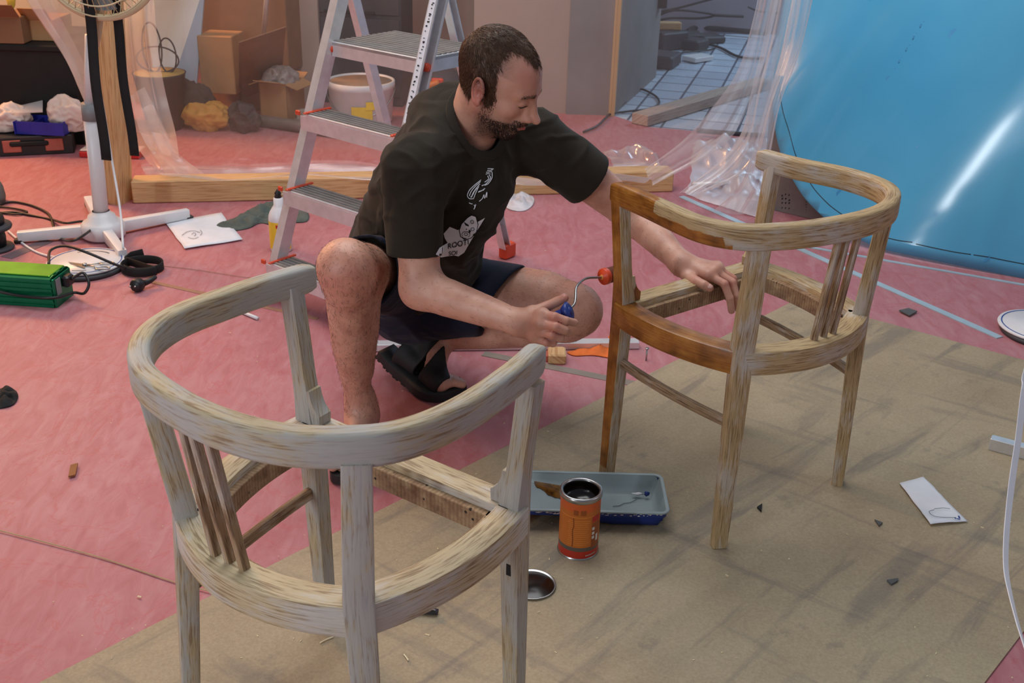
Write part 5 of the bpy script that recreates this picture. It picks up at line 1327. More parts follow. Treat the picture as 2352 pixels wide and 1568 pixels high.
def surface(f, lo, hi, h, B=8, pad=1.3):
    lo, hi = A_(lo), A_(hi); nb = np.ceil((hi-lo)/(h*B)).astype(int)
    ii = np.stack(np.meshgrid(*[np.arange(n) for n in nb], indexing='ij'), -1).reshape(-1, 3)
    ctr = lo+(ii+.5)*h*B; d = f(ctr); keep = ii[np.abs(d) < h*B*.87*pad]
    o = np.stack(np.meshgrid(*[np.arange(B)]*3, indexing='ij'), -1).reshape(-1, 3)
    cells = (keep[:, None, :]*B+o[None]).reshape(-1, 3)
    N = nb*B+2
    cid = lambda c: (c[:, 0]*N[1]+c[:, 1])*N[2]+c[:, 2]
    co = np.array([[x, y, z] for x in (0, 1) for y in (0, 1) for z in (0, 1)])
    call = np.unique(cid((cells[:, None]+co[None]).reshape(-1, 3)))
    cc = np.stack([call//(N[1]*N[2]), call//N[2] % N[1], call % N[2]], 1)
    val = np.empty(len(cc))
    for s in range(0, len(cc), 400000): val[s:s+400000] = f(lo+cc[s:s+400000]*h)
    ix = np.searchsorted(call, cid((cells[:, None]+co[None]).reshape(-1, 3))).reshape(-1, 8)
    V = val[ix]; ins = V < 0; act = ins.any(1) & ~ins.all(1)
    cells, V = cells[act], V[act]
    edges = [(a, b) for a in range(8) for b in range(a+1, 8) if np.abs(co[a]-co[b]).sum() == 1]
    acc = np.zeros((len(cells), 3)); cnt = np.zeros(len(cells))
    for a, b in edges:
        x = (V[:, a] < 0) != (V[:, b] < 0); t = np.where(x, V[:, a]/np.where(x, V[:, a]-V[:, b], 1), 0)
        p = co[a]+t[:, None]*(co[b]-co[a]); acc += np.where(x[:, None], p, 0); cnt += x
    verts = lo+(cells+acc/cnt[:, None])*h
    keys = cid(cells); order = np.argsort(keys); ks = keys[order]
    def look(c):
        k = cid(c); j = np.searchsorted(ks, k); j = np.clip(j, 0, len(ks)-1); return np.where(ks[j] == k, order[j], -1)
    F = []
    for ax in range(3):
        u, v = (ax+1) % 3, (ax+2) % 3; e = np.zeros(3, int); e[ax] = 1; du = np.zeros(3, int); du[u] = 1; dv = np.zeros(3, int); dv[v] = 1
        bi = int(e[0]*4+e[1]*2+e[2]); s0, s1 = V[:, 0] < 0, V[:, bi] < 0; m = s0 != s1
        c = cells[m]; q = np.stack([np.nonzero(m)[0], look(c-du), look(c-du-dv), look(c-dv)], 1)
        ok = (q >= 0).all(1); q = q[ok]; fl = s0[m][ok]
        q[~fl] = q[~fl][:, ::-1]; F.append(q)
    F = np.concatenate(F)
    return verts, F
class SM:
    def __init__(s): s.v = []; s.f = []; s.n = 0; s.at = {}
    def add(s, vf, attrs=None):
        v, f = vf; s.v.append(v); s.f.append(f+s.n); s.n += len(v)
        for k in set(list(s.at)+list(attrs or {})):
            s.at.setdefault(k, []); have = sum(len(x) for x in s.at[k])
            if have < s.n-len(v): s.at[k].append(np.zeros(s.n-len(v)-have))
            s.at[k].append(attrs[k] if attrs and k in attrs else np.zeros(len(v)))
        return s
    def build(s, name, mat, parent, flip=False):
        v = np.concatenate(s.v); f = np.concatenate(s.f)
        if flip: f = f[:, ::-1]
        me = bpy.data.meshes.new(name); me.vertices.add(len(v)); me.vertices.foreach_set('co', v.astype(np.float32).ravel())
        me.loops.add(len(f)*4); me.loops.foreach_set('vertex_index', f.astype(np.int32).ravel())
        me.polygons.add(len(f)); me.polygons.foreach_set('loop_start', np.arange(0, len(f)*4, 4, dtype=np.int32))
        me.polygons.foreach_set('use_smooth', np.ones(len(f), bool)); me.update(calc_edges=True); me.validate()
        for k, a in s.at.items():
            at = me.attributes.new(k, 'FLOAT', 'POINT'); at.data.foreach_set('value', np.concatenate(a).astype(np.float32))
        me.materials.append(mat)
        o = bpy.data.objects.new(name, me); C.objects.link(o)
        if parent: o.parent = parent; o.location = -wpos(parent)
        return o
# ------------------------------------------------------------------ materials of the man
def skin_mat():
    t = NT('skin'); c = t.co(); n1 = t.noise(c, 14, 4); n2 = t.noise(c, 190, 2)
    col = t.ramp(n1, [(.3, srgb(178, 124, 104)), (.5, srgb(200, 148, 126)), (.72, srgb(212, 164, 143))])
    red = t.attr('red').outputs['Fac']; col = t.mix(t.math('MULTIPLY', red, .75), col, srgb(188, 92, 82))
    lip = t.attr('lip').outputs['Fac']; col = t.mix(lip, col, srgb(176, 70, 68))
    bd = t.attr('beard').outputs['Fac']; bn = t.noise(c, 320, 2)
    col = t.mix(t.math('MULTIPLY', bd, t.ramp(bn, [(.3, .95), (.75, .5)])), col, srgb(52, 36, 30))
    hl = t.attr('hairy').outputs['Fac']
    hv = t.n('ShaderNodeMapping', {0: t.n('ShaderNodeTexCoord').outputs['Object'], 2: (.3, .2, .4), 3: (1, 1, .16)}).outputs[0]
    hn = t.noise(hv, 420, 2, .6, .4); hb = t.noise(c, 18, 3)
    hm = t.math('MULTIPLY', t.ramp(hn, [(.5, 0.0), (.64, 1.0)]), t.ramp(hb, [(.25, .3), (.6, 1.0)]))
    col = t.mix(t.math('MULTIPLY', t.math('MULTIPLY', hm, hl), .14), col, srgb(84, 58, 46))
    t.P(col=col, rough=t.ramp(n2, [(.3, .42), (.7, .56)]), normal=t.bump(n2, .12, .0006), sss=.06)
    t.b.inputs['Subsurface Radius'].default_value = (.012, .005, .003); t.b.inputs['Subsurface Scale'].default_value = .5
    return t.m
M['skin'] = skin_mat()
def cloth_mat(name, col, fray=1400):
    t = NT(name); c = t.co(); f = t.noise(c, 10, 4); w = t.noise(c, fray, 1)
    t.P(col=t.ramp(f, [(.3, tuple(x*.85 for x in col[:3])+(1,)), (.7, tuple(x*1.12 for x in col[:3])+(1,))]), rough=.92, spec=.2, sheen=.06, normal=t.bump(t.math('ADD', t.math('MULTIPLY', w, .3), t.noise(c, 60, 3)), .2, .0012)); return t.m
M['shirt'] = cloth_mat('dark_olive_shirt_cotton', srgb(42, 36, 28)); M['shorts'] = cloth_mat('navy_shorts_cotton', srgb(26, 31, 48))
def hair_mat():
    t = NT('short_brown_hair'); c = t.co()
    hv = t.n('ShaderNodeMapping', {0: t.n('ShaderNodeTexCoord').outputs['Object'], 3: (1, 1, .3)}).outputs[0]
    f = t.noise(hv, 240, 3, .7); t.P(col=t.ramp(f, [(.3, srgb(52, 36, 27)), (.7, srgb(108, 78, 58))]), rough=.55, normal=t.bump(f, .6, .002)); return t.m
M['hair'] = hair_mat(); M['strand'] = simple('brown_hair_strand', srgb(96, 68, 50), .5, 0, .2, 40); M['beardstrand'] = simple('beard_strand', srgb(46, 32, 26), .6, 0, .2, 40)
man = thing('person', 'man in dark olive t-shirt and navy shorts squatting, reaching to the chair with a roller', 'person', Vector((-.2, 2.5, 0)))
# ------------------------------------------------------------------ head (local: x his right, y forward, z up)
S_, F_, Uu = A_((-.4162, -.8952, -.1593)), A_((.8417, -.3129, -.4401)), A_((.3441, -.3173, .8837))
HO = A_((-.0511, 2.3205, .8737)); RH = np.stack([S_, F_, Uu])    # rows: world -> local
HS = .905; HO = HO+A_(RT)*.010-A_(UP)*.002
toL = lambda p: (p-HO)@RH.T/HS
toW = lambda p: HO+(A_(p)*HS)@RH
def head_local(p):
    q = p.copy(); q[:, 0] = np.abs(q[:, 0]); asym = p
    d = ell((0, -.014, .036), (.0735, .094, .084))(q)
    d = smin(d, ell((0, .030, .030), (.062, .056, .062))(q), .03)       # forehead
    d = smin(d, ell((0, .026, -.036), (.057, .058, .074))(q), .03)      # mid face
    d = smin(d, rc((.050, -.006, -.052), (.014, .064, -.098), .019, .016)(q), .028)   # jaw
    d = smin(d, ell((0, .069, -.100), (.020, .017, .017))(q), .02)      # chin
    d = smin(d, ell((.040, .054, -.020), (.020, .022, .020))(q), .022)    # cheek bone
    d = smin(d, rc((.012, .084, .026), (.042, .069, .026), .0105, .0092)(q), .018)     # brow
    d = -smin(-d, ell((.034, .098, .005), (.0165, .018, .0120))(q), .012)  # socket
    d = smin(d, rc((0, .084, .018), (0, .1085, -.026), .0085, .0098)(q), .012)   # nose bridge
    d = smin(d, rc((.006, .080, .008), (.012, .092, -.030), .0105, .0095)(q), .010)
    d = smin(d, ell((0, .1165, -.0345), (.0105, .0125, .0108))(q), .008)   # nose tip
    d = smin(d, ell((.0125, .1020, -.0375), (.0085, .0115, .0085))(q), .006)  # wing
    d = -smin(-d, ell((.0066, .109, -.0465), (.0036, .006, .0035))(q), .002)
    d = smin(d, ell((.0295, .0745, .0035), (.0145, .0125, .0115))(q), .004)   # lowered upper lid over the eye
    d = smin(d, rc((.019, .0845, -.0035), (.040, .0765, -.0030), .0022, .0018)(q), .003)  # lid edge
    d = smin(d, ell((0, .083, -.060), (.026, .018, .024))(q), .014)      # muzzle
    d = smin(d, rc((0, .1000, -.0595), (.021, .0875, -.0640), .0042, .0022)(q), .005)     # upper lip
    d = smin(d, rc((0, .0990, -.0705), (.018, .0875, -.0680), .0050, .0028)(q), .005)     # lower lip
    d = -smin(-d, rc((0, .1050, -.0650), (.023, .0900, -.0660), .0016, .0010)(q), .003)   # mouth line
    d = smin(d, rc((0, -.026, -.040), (0, -.022, -.090), .052, .051)(q), .035)           # neck
    return d
def ear_local(p):
    q = p.copy(); q[:, 0] = np.abs(q[:, 0])
    # ear in its own plane: a = backwards, b = up, n = outwards
    c = A_((.0765, -.012, -.004)); b = A_((-.06, -.20, 1)); b /= np.linalg.norm(b); n = A_((.90, -.42, .05)); n -= b*(n@b); n /= np.linalg.norm(n); a = np.cross(b, n)
    if a[1] > 0: a = -a
    r = q-c; l = np.stack([r@a, r@b, r@n], 1)
    hel = []
    for k in range(13):
        t = math.radians(-75+k*20.5); rx, rz = .0170+(.0015 if k > 6 else 0), .0300
        hel.append((rx*math.cos(t)*1.0-.001, rz*math.sin(t)+.003, .009+.0015*math.sin(t)))
    hel.append((-.012, .006, .002))
    d = chain(hel, [.0040]*13+[.003])(l)
    d = smin(d, ell((0, .002, .003), (.0155, .027, .0045))(l), .004)
    d = smin(d, rc((.004, -.004, .006), (.004, .016, .007), .0035, .003)(l), .004)
    d = smin(d, ell((-.003, -.025, .006), (.0095, .0105, .0045))(l), .005)
    d = smin(d, ell((-.013, -.006, .004), (.004, .006, .005))(l), .004)
    d = -smin(-d, ell((-.004, -.004, .009), (.0075, .0105, .0070))(l), .003)
    return d
# body joints
J = dict(
 c7=Q(1060, 246, 2.43), rs=Q(950, 384, 2.24), ls=Q(1238, 322, 2.47), re=Q(966, 662, 2.185), rw=Q(1196, 742, 2.07),
 le=Q(1462, 500, 2.53), lw=Q(1566, 606, 2.345), rh=Q(915, 640, 2.60), lh=Q(1000, 668, 2.63), rk=Q(796, 612, 2.175), lk=Q(1318, 712, 2.44),
 ra=Q(834, 958, 2.31), la=Q(982, 776, 2.63))
def head_world(p):
    l = toL(p); return smin(head_local(l), ear_local(l), .004)*HS
neck = rc(toW((0, -.030, -.070)), Q(1086, 306, 2.365), .046, .053)
def head_all(p): return smin(head_world(p), neck(p), .03)
def head_cut(p): return np.maximum(head_all(p), half(A_(J['c7'])-A_((0, 0, .10)), (0, 0, -1))(p))
sm = SM()
hv = surface(head_cut, HO-A_((.19, .19, .24)), HO+A_((.17, .2, .17)), .0021, pad=1.6)
lp = toL(hv[0]); ax_ = np.abs(lp[:, 0])
sig = lambda x, w: 1/(1+np.exp(-np.clip(x/w, -30, 30)))
jawz = -.050-.012*np.clip((.06-lp[:, 1])/.06, 0, 1)*0
beard = sig(-(lp[:, 2]+.058-.35*np.maximum(0, .045-lp[:, 1])*0), .006)*sig(lp[:, 1]-.008, .01)*sig(lp[:, 2]+.128, .006)
stash = sig(.030-ax_, .004)*sig(lp[:, 2]+.064, .002)*sig(-.0475-lp[:, 2], .003)*sig(lp[:, 1]-.07, .006)
side = sig(lp[:, 1]-.000, .006)*sig(.030-lp[:, 1], .008)*sig(ax_-.045, .005)*sig(.02-lp[:, 2], .012)*.8
brow = sig(.0040-np.abs(lp[:, 2]-(.0255-.10*np.maximum(0, ax_-.03))), .0016)*sig(.047-ax_, .003)*sig(ax_-.010, .003)*sig(lp[:, 1]-.05, .005)
lash = sig(.0016-np.abs(lp[:, 2]+.0045), .0010)*sig(.041-ax_, .002)*sig(ax_-.019, .002)*sig(lp[:, 1]-.07, .004)
lip = sig(.021-ax_, .002)*np.maximum(sig(.0042-np.abs(lp[:, 2]+.0700), .0012), .8*sig(.0030-np.abs(lp[:, 2]+.0600), .001))*sig(lp[:, 1]-.087, .003)
hairbase = sig(-(lp[:, 1]-np.where(lp[:, 2] > .055, .03+.045*np.clip(1-ax_/.04, 0, 1), .012)), .010)*sig(lp[:, 2]-np.where(lp[:, 1] > -.03, -.004, -.05), .006)
beard_f = np.clip(hairbase*.75+beard*(1-lip)*1.0+stash*.8+side*.6+brow*.9+lash*.9, 0, 1)
red = np.clip(sig(ax_-.073, .004)*sig(.02-lp[:, 1], .01)*.8+.5*np.exp(-((lp[:, 0]-.03)**2+(lp[:, 1]-.06)**2+(lp[:, 2]-.075)**2)/.0014)+.35*np.exp(-((ax_-.04)**2+(lp[:, 1]-.06)**2+(lp[:, 2]+.02)**2)/.0006)+.3*np.exp(-((lp[:, 1]-.115)**2+(lp[:, 2]+.03)**2)/.0002), 0, 1)
sm.add(hv, {'beard': beard_f, 'lip': lip, 'red': red})
# ---- arms and hands
def finger(pts, r0, r1): return chain(pts, [r0+(r1-r0)*i/(len(pts)-1) for i in range(len(pts))], .002)
rwv = J['rw']; 
def arm(sh, el, wr, r):
    m1 = sh.lerp(el, .5); f1 = el.lerp(wr, .28); f2 = el.lerp(wr, .65)
    return U_([chain([sh, m1, el], [r[0], r[1], r[2]]), chain([el, f1, f2, wr], [r[2], r[3], r[4], r[5]])], .03)
# right hand holding the roller handle
RHp = {'index': [(1246, 722, 2.035), (1274, 727, 2.015), (1299, 736, 2.015), (1320, 741, 2.03)],
       'middle': [(1243, 742, 2.025), (1276, 750, 2.0), (1298, 758, 2.005), (1304, 764, 2.03)],
       'ring': [(1238, 760, 2.03), (1268, 770, 2.0), (1287, 776, 2.01), (1290, 778, 2.04)],
       'little': [(1228, 775, 2.035), (1254, 786, 2.015), (1270, 789, 2.025), (1273, 786, 2.045)],
       'thumb': [(1222, 718, 2.065), (1256, 704, 2.075), (1280, 692, 2.075), (1297, 684, 2.07)]}
fr = {'index': (.0098, .0080), 'middle': (.0100, .0082), 'ring': (.0095, .0078), 'little': (.0085, .0068), 'thumb': (.0125, .0088)}
def hand(H, wr, palm_extra):
    fs = [finger([Q(*p) for p in H[k]], *fr[k]) for k in H]
    kn = {k: Q(*H[k][0]) for k in H}
    palm = [rc(wr, kn['index'], .020, .0125), rc(wr, kn['middle'], .021, .0125), rc(wr, kn['ring'], .020, .012), rc(wr, kn['little'], .018, .0115), rc(wr, Q(*H['thumb'][0]), .019, .0155)]
    palm += [rc(kn['index'], kn['middle'], .0118, .0118), rc(kn['middle'], kn['ring'], .0115, .0112), rc(kn['ring'], kn['little'], .011, .0105)]
    pal = U_(palm+palm_extra, .012)
    def f(p):
        d = pal(p); e = fs[0](p)
        for g in fs[1:]: e = np.minimum(e, g(p))
        return smin(d, e, .006)
    return f
Rarm = arm(J['rs'], J['re'], J['rw'], (.055, .050, .041, .041, .034, .0255))
Rhand = hand(RHp, J['rw'], [])
ra_f = lambda p: smin(Rarm(p), Rhand(p), .02)
def bbox(pts, m): a = np.array([tuple(p) for p in pts]); return a.min(0)-m, a.max(0)+m
lo_, hi_ = bbox([J['rs'].lerp(J['re'], .45), J['re'], J['rw']]+[Q(*p) for k in RHp for p in RHp[k]], .06)
cutR = half(J['rs'].lerp(J['re'], .45), (J['rs']-J['re']))
ra_v = surface(lambda p: np.maximum(ra_f(p), cutR(p)), lo_, hi_, .0023, pad=1.5)
def near_w(v, pts, s): return np.clip(sum(np.exp(-((v-A_(p))**2).sum(1)/(s*s)) for p in pts), 0, 1)
sm.add(ra_v, {'red': .55*near_w(ra_v[0], [Q(*RHp[k][1]) for k in RHp], .014)+.6*near_w(ra_v[0], [Q(*RHp['thumb'][3])], .012), 'hairy': .35*np.ones(len(ra_v[0]))})
LHp = {'index': [(1628, 632, 2.285), (1664, 652, 2.262), (1676, 684, 2.255), (1680, 713, 2.262)],
       'middle': [(1642, 623, 2.298), (1682, 648, 2.278), (1690, 678, 2.270), (1689, 706, 2.278)],
       'ring': [(1648, 617, 2.315), (1684, 640, 2.300), (1686, 668, 2.292), (1680, 694, 2.295)],
       'little': [(1648, 612, 2.335), (1674, 634, 2.325), (1674, 660, 2.315), (1670, 684, 2.315)],
       'thumb': [(1580, 634, 2.305), (1600, 646, 2.265), (1617, 654, 2.245), (1630, 661, 2.24)]}
Larm = arm(J['ls'], J['le'], J['lw'], (.055, .050, .041, .040, .033, .0255)); Lhand = hand(LHp, J['lw'], [])
la_f = lambda p: smin(Larm(p), Lhand(p), .02)
lo_, hi_ = bbox([J['ls'].lerp(J['le'], .25), J['le'], J['lw']]+[Q(*p) for k in LHp for p in LHp[k]], .06)
cutL = half(J['ls'].lerp(J['le'], .25), (J['ls']-J['le']))
la_v = surface(lambda p: np.maximum(la_f(p), cutL(p)), lo_, hi_, .0023, pad=1.5)
sm.add(la_v, {'red': .5*near_w(la_v[0], [Q(*LHp[k][1]) for k in LHp], .014)+.5*near_w(la_v[0], [Q(*LHp['thumb'][3])], .010), 'hairy': .35*np.ones(len(la_v[0]))})
# ---- legs and feet
rk, ra, lk, la = J['rk'], J['ra'], J['lk'], J['la']
down = Vector((0, 0, -1))
rshin = chain([rk+Vector((0, .01, -.02)), Q(802, 700, 2.215), Q(806, 790, 2.25), Q(818, 880, 2.285), ra], [.056, .050, .044, .033, .029])
rcalf = chain([Q(835, 665, 2.26), Q(828, 745, 2.275), Q(832, 840, 2.30)], [.040, .044, .026])
rth = chain([rk, Q(838, 622, 2.32), Q(880, 628, 2.46), J['rh']], [.058, .064, .078, .092])
kneeR = [rc(rk+Vector((0, -.012, .004)), rk+Vector((0, -.008, -.045)), .050, .038)]
rt = G(790, 1150); rheel = G(850, 985); fdir = (Vector((rt.x, rt.y, 0))-Vector((rheel.x, rheel.y, 0))).normalized(); fs_ = Vector((-fdir.y, fdir.x, 0))
def foot_flat(heel, d, s, z0, L=.255):
    P = lambda a, b, z: heel+d*a+s*b+Vector((0, 0, z0+z))
    fs = [rc(P(.02, 0, .032), P(.08, 0, .040), .028, .030), rc(P(.08, 0, .036), P(.185, -.004, .020), .032, .021), rc(P(.185, -.026, .018), P(.19, .028, .015), .017, .014), rc(P(.035, 0, .035), P(.055, 0, .085), .03, .030)]
    f0 = U_(fs, .03)
    toes = [(.012, -.030, .245), (.009, -.012, .248), (.0085, .003, .242), (.008, .017, .232), (.0075, .029, .220)]
    ts = [rc(P(.190, b, .015), P(e, b*1.05, .011), r*1.05, r) for r, b, e in toes]
    def f(p):
        d_ = f0(p); e = ts[0](p)
        for g in ts[1:]: e = np.minimum(e, g(p))
        return smin(d_, e, .008)
    return f, P
heelR = Vector((ra.x, ra.y, 0))-fdir*.045
footR, PR = foot_flat(heelR, fdir, fs_, .026)
legR = U_([rshin, rcalf, rth]+kneeR, .03)
rl_f = lambda p: smin(legR(p), footR(p), .03)
lo_, hi_ = bbox([rk, J['rh'], ra, PR(0, 0, 0), PR(.25, 0, 0)], .11); lo_[2] = .0
cutT = half(Vector(J['rh']), (J['rh']-rk))
rl_v = surface(lambda p: np.maximum(rl_f(p), cutT(p)), lo_, hi_, .0036, pad=1.5)
sm.add(rl_v, {'hairy': np.clip(1.0*sig(.52-rl_v[0][:, 2], .02), 0, 1), 'red': .5*near_w(rl_v[0], [rk+Vector((0, -.05, -.01))], .05)})
# left leg: thigh out to the right, shin back to the raised heel
lth = chain([lk, Q(1250, 694, 2.50), Q(1130, 680, 2.57), J['lh']], [.064, .079, .086, .095])
lknee = [rc(lk+Vector((.006, -.008, .0)), lk+Vector((-.02, .01, -.035)), .060, .048)]
lsh = chain([lk+Vector((-.01, .02, -.035)), Q(1230, 752, 2.53), Q(1120, 762, 2.58), la], [.050, .050, .045, .032])
legL = U_([lth, lsh]+lknee, .025)
# raised foot: heel up-left, ball and toes on the ground
ballL = G(1004, 905); toeL = G(1056, 896); hL = Q(912, 796, 2.625)
fd = (ballL+Vector((0, 0, .03))-hL); fL = fd.length; fd.normalize()
td = (Vector((toeL.x, toeL.y, 0))-Vector((ballL.x, ballL.y, 0))).normalized(); ts_ = Vector((-td.y, td.x, 0))
bl_ = ballL+Vector((0, 0, .046))
fl_parts = [rc(hL, bl_, .030, .026), rc(la, hL, .032, .030), rc(la, la.lerp(bl_, .5)+Vector((.012, 0, .018)), .032, .028), rc(la.lerp(bl_, .5)+Vector((.01, 0, .015)), bl_, .028, .022), rc(bl_-ts_*.026, bl_+ts_*.026, .021, .018)]
f0L = U_(fl_parts, .025)
tp = [(-.030, .060, .0115), (-.013, .062, .009), (.002, .056, .0085), (.016, .048, .008), (.028, .038, .0075)]
tsL = [chain([bl_-Vector((0, 0, .004))+ts_*b, bl_+ts_*b+td*(e*.6)-Vector((0, 0, .003)), bl_+ts_*b+td*e-Vector((0, 0, .012))], [r*1.1, r, r]) for b, e, r in tp]
def footL(p):
    e = tsL[0](p)
    for g in tsL[1:]: e = np.minimum(e, g(p))
    return smin(f0L(p), e, .008)
ll_f = lambda p: smin(legL(p), footL(p), .025)
lo_, hi_ = bbox([lk, J['lh'], la, hL, toeL], .11); lo_[2] = .0
cutT2 = half(Vector(J['lh']), (J['lh']-lk))
ll_v = surface(lambda p: np.maximum(ll_f(p), cutT2(p)), lo_, hi_, .0036, pad=1.5)
sm.add(ll_v, {'hairy': np.ones(len(ll_v[0])), 'red': .4*near_w(ll_v[0], [lk+Vector((.03, -.03, -.04))], .05)})
# torso inside the clothes
T0, T1, T2, T3 = Q(1048, 345, 2.42), Q(1012, 425, 2.44), Q(960, 520, 2.50), Q(930, 620, 2.60)
tor = U_([chain([T0, T1, T2, T3], [.095, .125, .125, .115]), rc(J['rs']+Vector((.03, .03, 0)), Q(1060, 310, 2.40), .045, .045), rc(J['ls']-Vector((.03, 0, 0)), Q(1070, 310, 2.40), .045, .045), rc(T3, J['rh'], .10, .09), rc(T3, J['lh'], .10, .09)], .05)
lo_, hi_ = bbox([T0, T1, T2, T3, J['rs'], J['ls'], J['rh'], J['lh'], J['c7']], .16)
sm.add(surface(tor, lo_, hi_, .009, pad=1.6))
body = sm.build('body', M['skin'], man)
# ------------------------------------------------------------------ t-shirt
def wrinkle(vf, amp, fn):
    v, f = vf
    n = np.zeros_like(v); a, b, c, d = (v[f[:, i]] for i in range(4)); fn_ = np.cross(c-a, d-b)
    for i in range(4): np.add.at(n, f[:, i], fn_)
    n /= np.maximum(np.linalg.norm(n, axis=1), 1e-9)[:, None]
    disp = np.array([fn(Vector(p)) for p in v])
    return v+n*(disp*amp)[:, None], f
def ridge(p, sc_, seed, st_=(1, 1, 1)): return 1-min(1, abs(noise.noise(Vector((p.x*sc_*st_[0]+seed, p.y*sc_*st_[1], p.z*sc_*st_[2]))))*3.2)
shb = U_([chain([Q(1050, 335, 2.42), Q(1022, 415, 2.44), Q(962, 515, 2.50), Q(925, 610, 2.585)], [.118, .150, .150, .140]),
          rc(Q(1085, 420, 2.36), Q(1035, 535, 2.40), .085, .075), rc(J['rs']+Vector((.028, .03, -.005)), Q(1040, 292, 2.40), .064, .068), rc(J['ls']-Vector((.03, 0, -.004)), Q(1090, 290, 2.43), .064, .068), rc(Q(1000, 278, 2.43), Q(1050, 252, 2.445), .050, .044),
          rc(Q(925, 585, 2.60), Q(1005, 600, 2.50), .12, .10)], .06)
def sleeve(sh, el, t1, r0, r1):
    e = sh.lerp(el, t1); d = (el-sh).normalized()
    o = rc(sh, e+d*.05, r0, r1*1.0); o = inter(o, half(e, d), .004)
    i = inter(rc(sh, e+d*.08, r0-.012, r1-.009), half(e-d*.05, -d))
    return o, i
so_r, si_r = sleeve(J['rs'], J['re']+Vector((-.012, 0, 0)), .72, .067, .0585)
so_l, si_l = sleeve(J['ls'], J['le'], .50, .070, .068)
shf = U_([shb, so_r], .035); shf2 = U_([shf, so_l], .05)
nk_hole = rc(toW((0, -.022, -.075)), Q(1094, 296, 2.345), .052, .057)
def shirt_f(p):
    d = shf2(p); d = np.maximum(d, -si_r(p)); d = np.maximum(d, -si_l(p)); d = np.maximum(d, -nk_hole(p)); 
    return -smin(-d, -half(Q(890, 640, 2.6), (-.42, .25, -.87))(p), .01)
lo_, hi_ = bbox([J['rs'], J['ls'], J['re'], J['ls'].lerp(J['le'], .55), Q(925, 640, 2.62), Q(1035, 560, 2.4), J['c7']], .17)
hemR, hemL = J['rs'].lerp(J['re'], .72), J['ls'].lerp(J['le'], .5)
def wfn(p):
    k_ = min(1, max(0, (min((p-hemR).length, (p-hemL).length)-.07)/.05))
    if k_ == 0: return 0
    return k_*wfn0(p)
def wfn0(p):
    a = ridge(p, 7, 1.3, (1.6, 1, .7)); b = ridge(p, 13, 7.7, (1.2, 1, 1.8)); return .6*a+.35*b+.2*noise.noise(p*9)-.5
sv_ = wrinkle(surface(shirt_f, lo_, hi_, .0040, pad=1.7), .011, wfn)
shirt = SM().add(sv_).build('t_shirt', M['shirt'], man)
# collar band
def collar_f(p):
    d = shirt_f(p)-.0022; n_ = nk_hole(p); return np.maximum(np.maximum(np.maximum(d, -(n_-.0006)), n_-.019), half(Q(1150, 380, 2.35), (.3, -.3, -.9))(p)*1)
lo_, hi_ = bbox([Q(1090, 290, 2.36)], .11)
SM().add(surface(collar_f, lo_, hi_, .0030, pad=1.8)).build('collar', M['shirt'], man)
def ringband(c0, axis, rx, r_t, name, mat, f, parent):
    ax = Vector(axis).normalized(); X = ax.orthogonal().normalized(); Y = ax.cross(X); pts = []
    for k in range(48):
        q = 2*PI*k/48; dr = X*math.cos(q)+Y*math.sin(q)
        # march outwards to the shirt surface
        P = np.array([tuple(Vector(c0)+dr*(rx+.002*j)) for j in range(-6, 30)]); pts.append(Vector(c0)+dr*rx)
    return pts
# ------------------------------------------------------------------ shorts
sh_r = chain([rk.lerp(J['rh'], .24), rk.lerp(J['rh'], .6), J['rh']], [.082, .094, .108])
sh_r = inter(sh_r, half(rk.lerp(J['rh'], .30), (rk-J['rh'])), .006)
h_r = inter(chain([rk, rk.lerp(J['rh'], .6)], [.071, .083]), half(rk.lerp(J['rh'], .48), (J['rh']-rk)))
sh_l = chain([lk.lerp(J['lh'], .35), lk.lerp(J['lh'], .7), J['lh']], [.094, .100, .112])
hemn = (lk-J['lh']).normalized()+Vector((0.0, 0, -.0))
hemc = lk.lerp(J['lh'], .50)
sh_l = inter(sh_l, half(hemc, Vector((hemn.x, hemn.y, hemn.z-.55))), .006)
h_l = inter(chain([lk, lk.lerp(J['lh'], .7)], [.082, .089]), half(lk.lerp(J['lh'], .60), (J['lh']-lk)))
seat_ = U_([rc(J['rh'], J['lh'], .112, .112), rc(T3, Q(940, 690, 2.66), .13, .12), rc(Q(915, 700, 2.58), Q(1060, 710, 2.55), .07, .055)], .05)
def shorts_f(p):
    d = smin(smin(sh_r(p), seat_(p), .04), sh_l(p), .04); d = np.maximum(d, -h_r(p)); return np.maximum(d, -h_l(p))
lo_, hi_ = bbox([rk.lerp(J['rh'], .2), J['rh'], J['lh'], lk.lerp(J['lh'], .3), T3, Q(915, 720, 2.6)], .15)
sv_ = wrinkle(surface(shorts_f, lo_, hi_, .0042, pad=1.7), .006, lambda p: min(1, max(0, ((p-Vector(hemc)).length-.10)/.05))*(.6*ridge(p, 11, 3.1, (1.5, 1, 1))+.3*ridge(p, 19, 5.5)-.4))
SM().add(sv_).build('shorts', M['shorts'], man)
# ------------------------------------------------------------------ sandals
M['sandal'] = simple('black_sandal_webbing', srgb(22, 22, 24), .7, 0, .15, 40); M['sole'] = simple('black_rubber_sole', srgb(26, 26, 28), .6, 0, .15, 30)
def strap_shell(f, regions, lo, hi, h=.0030, thick=.0035):
    def g(p):
        d = f(p)-thick; m = regions(p); return np.maximum(np.maximum(d, -(f(p)+.0030)), m)
    return surface(g, lo, hi, h, pad=1.8)
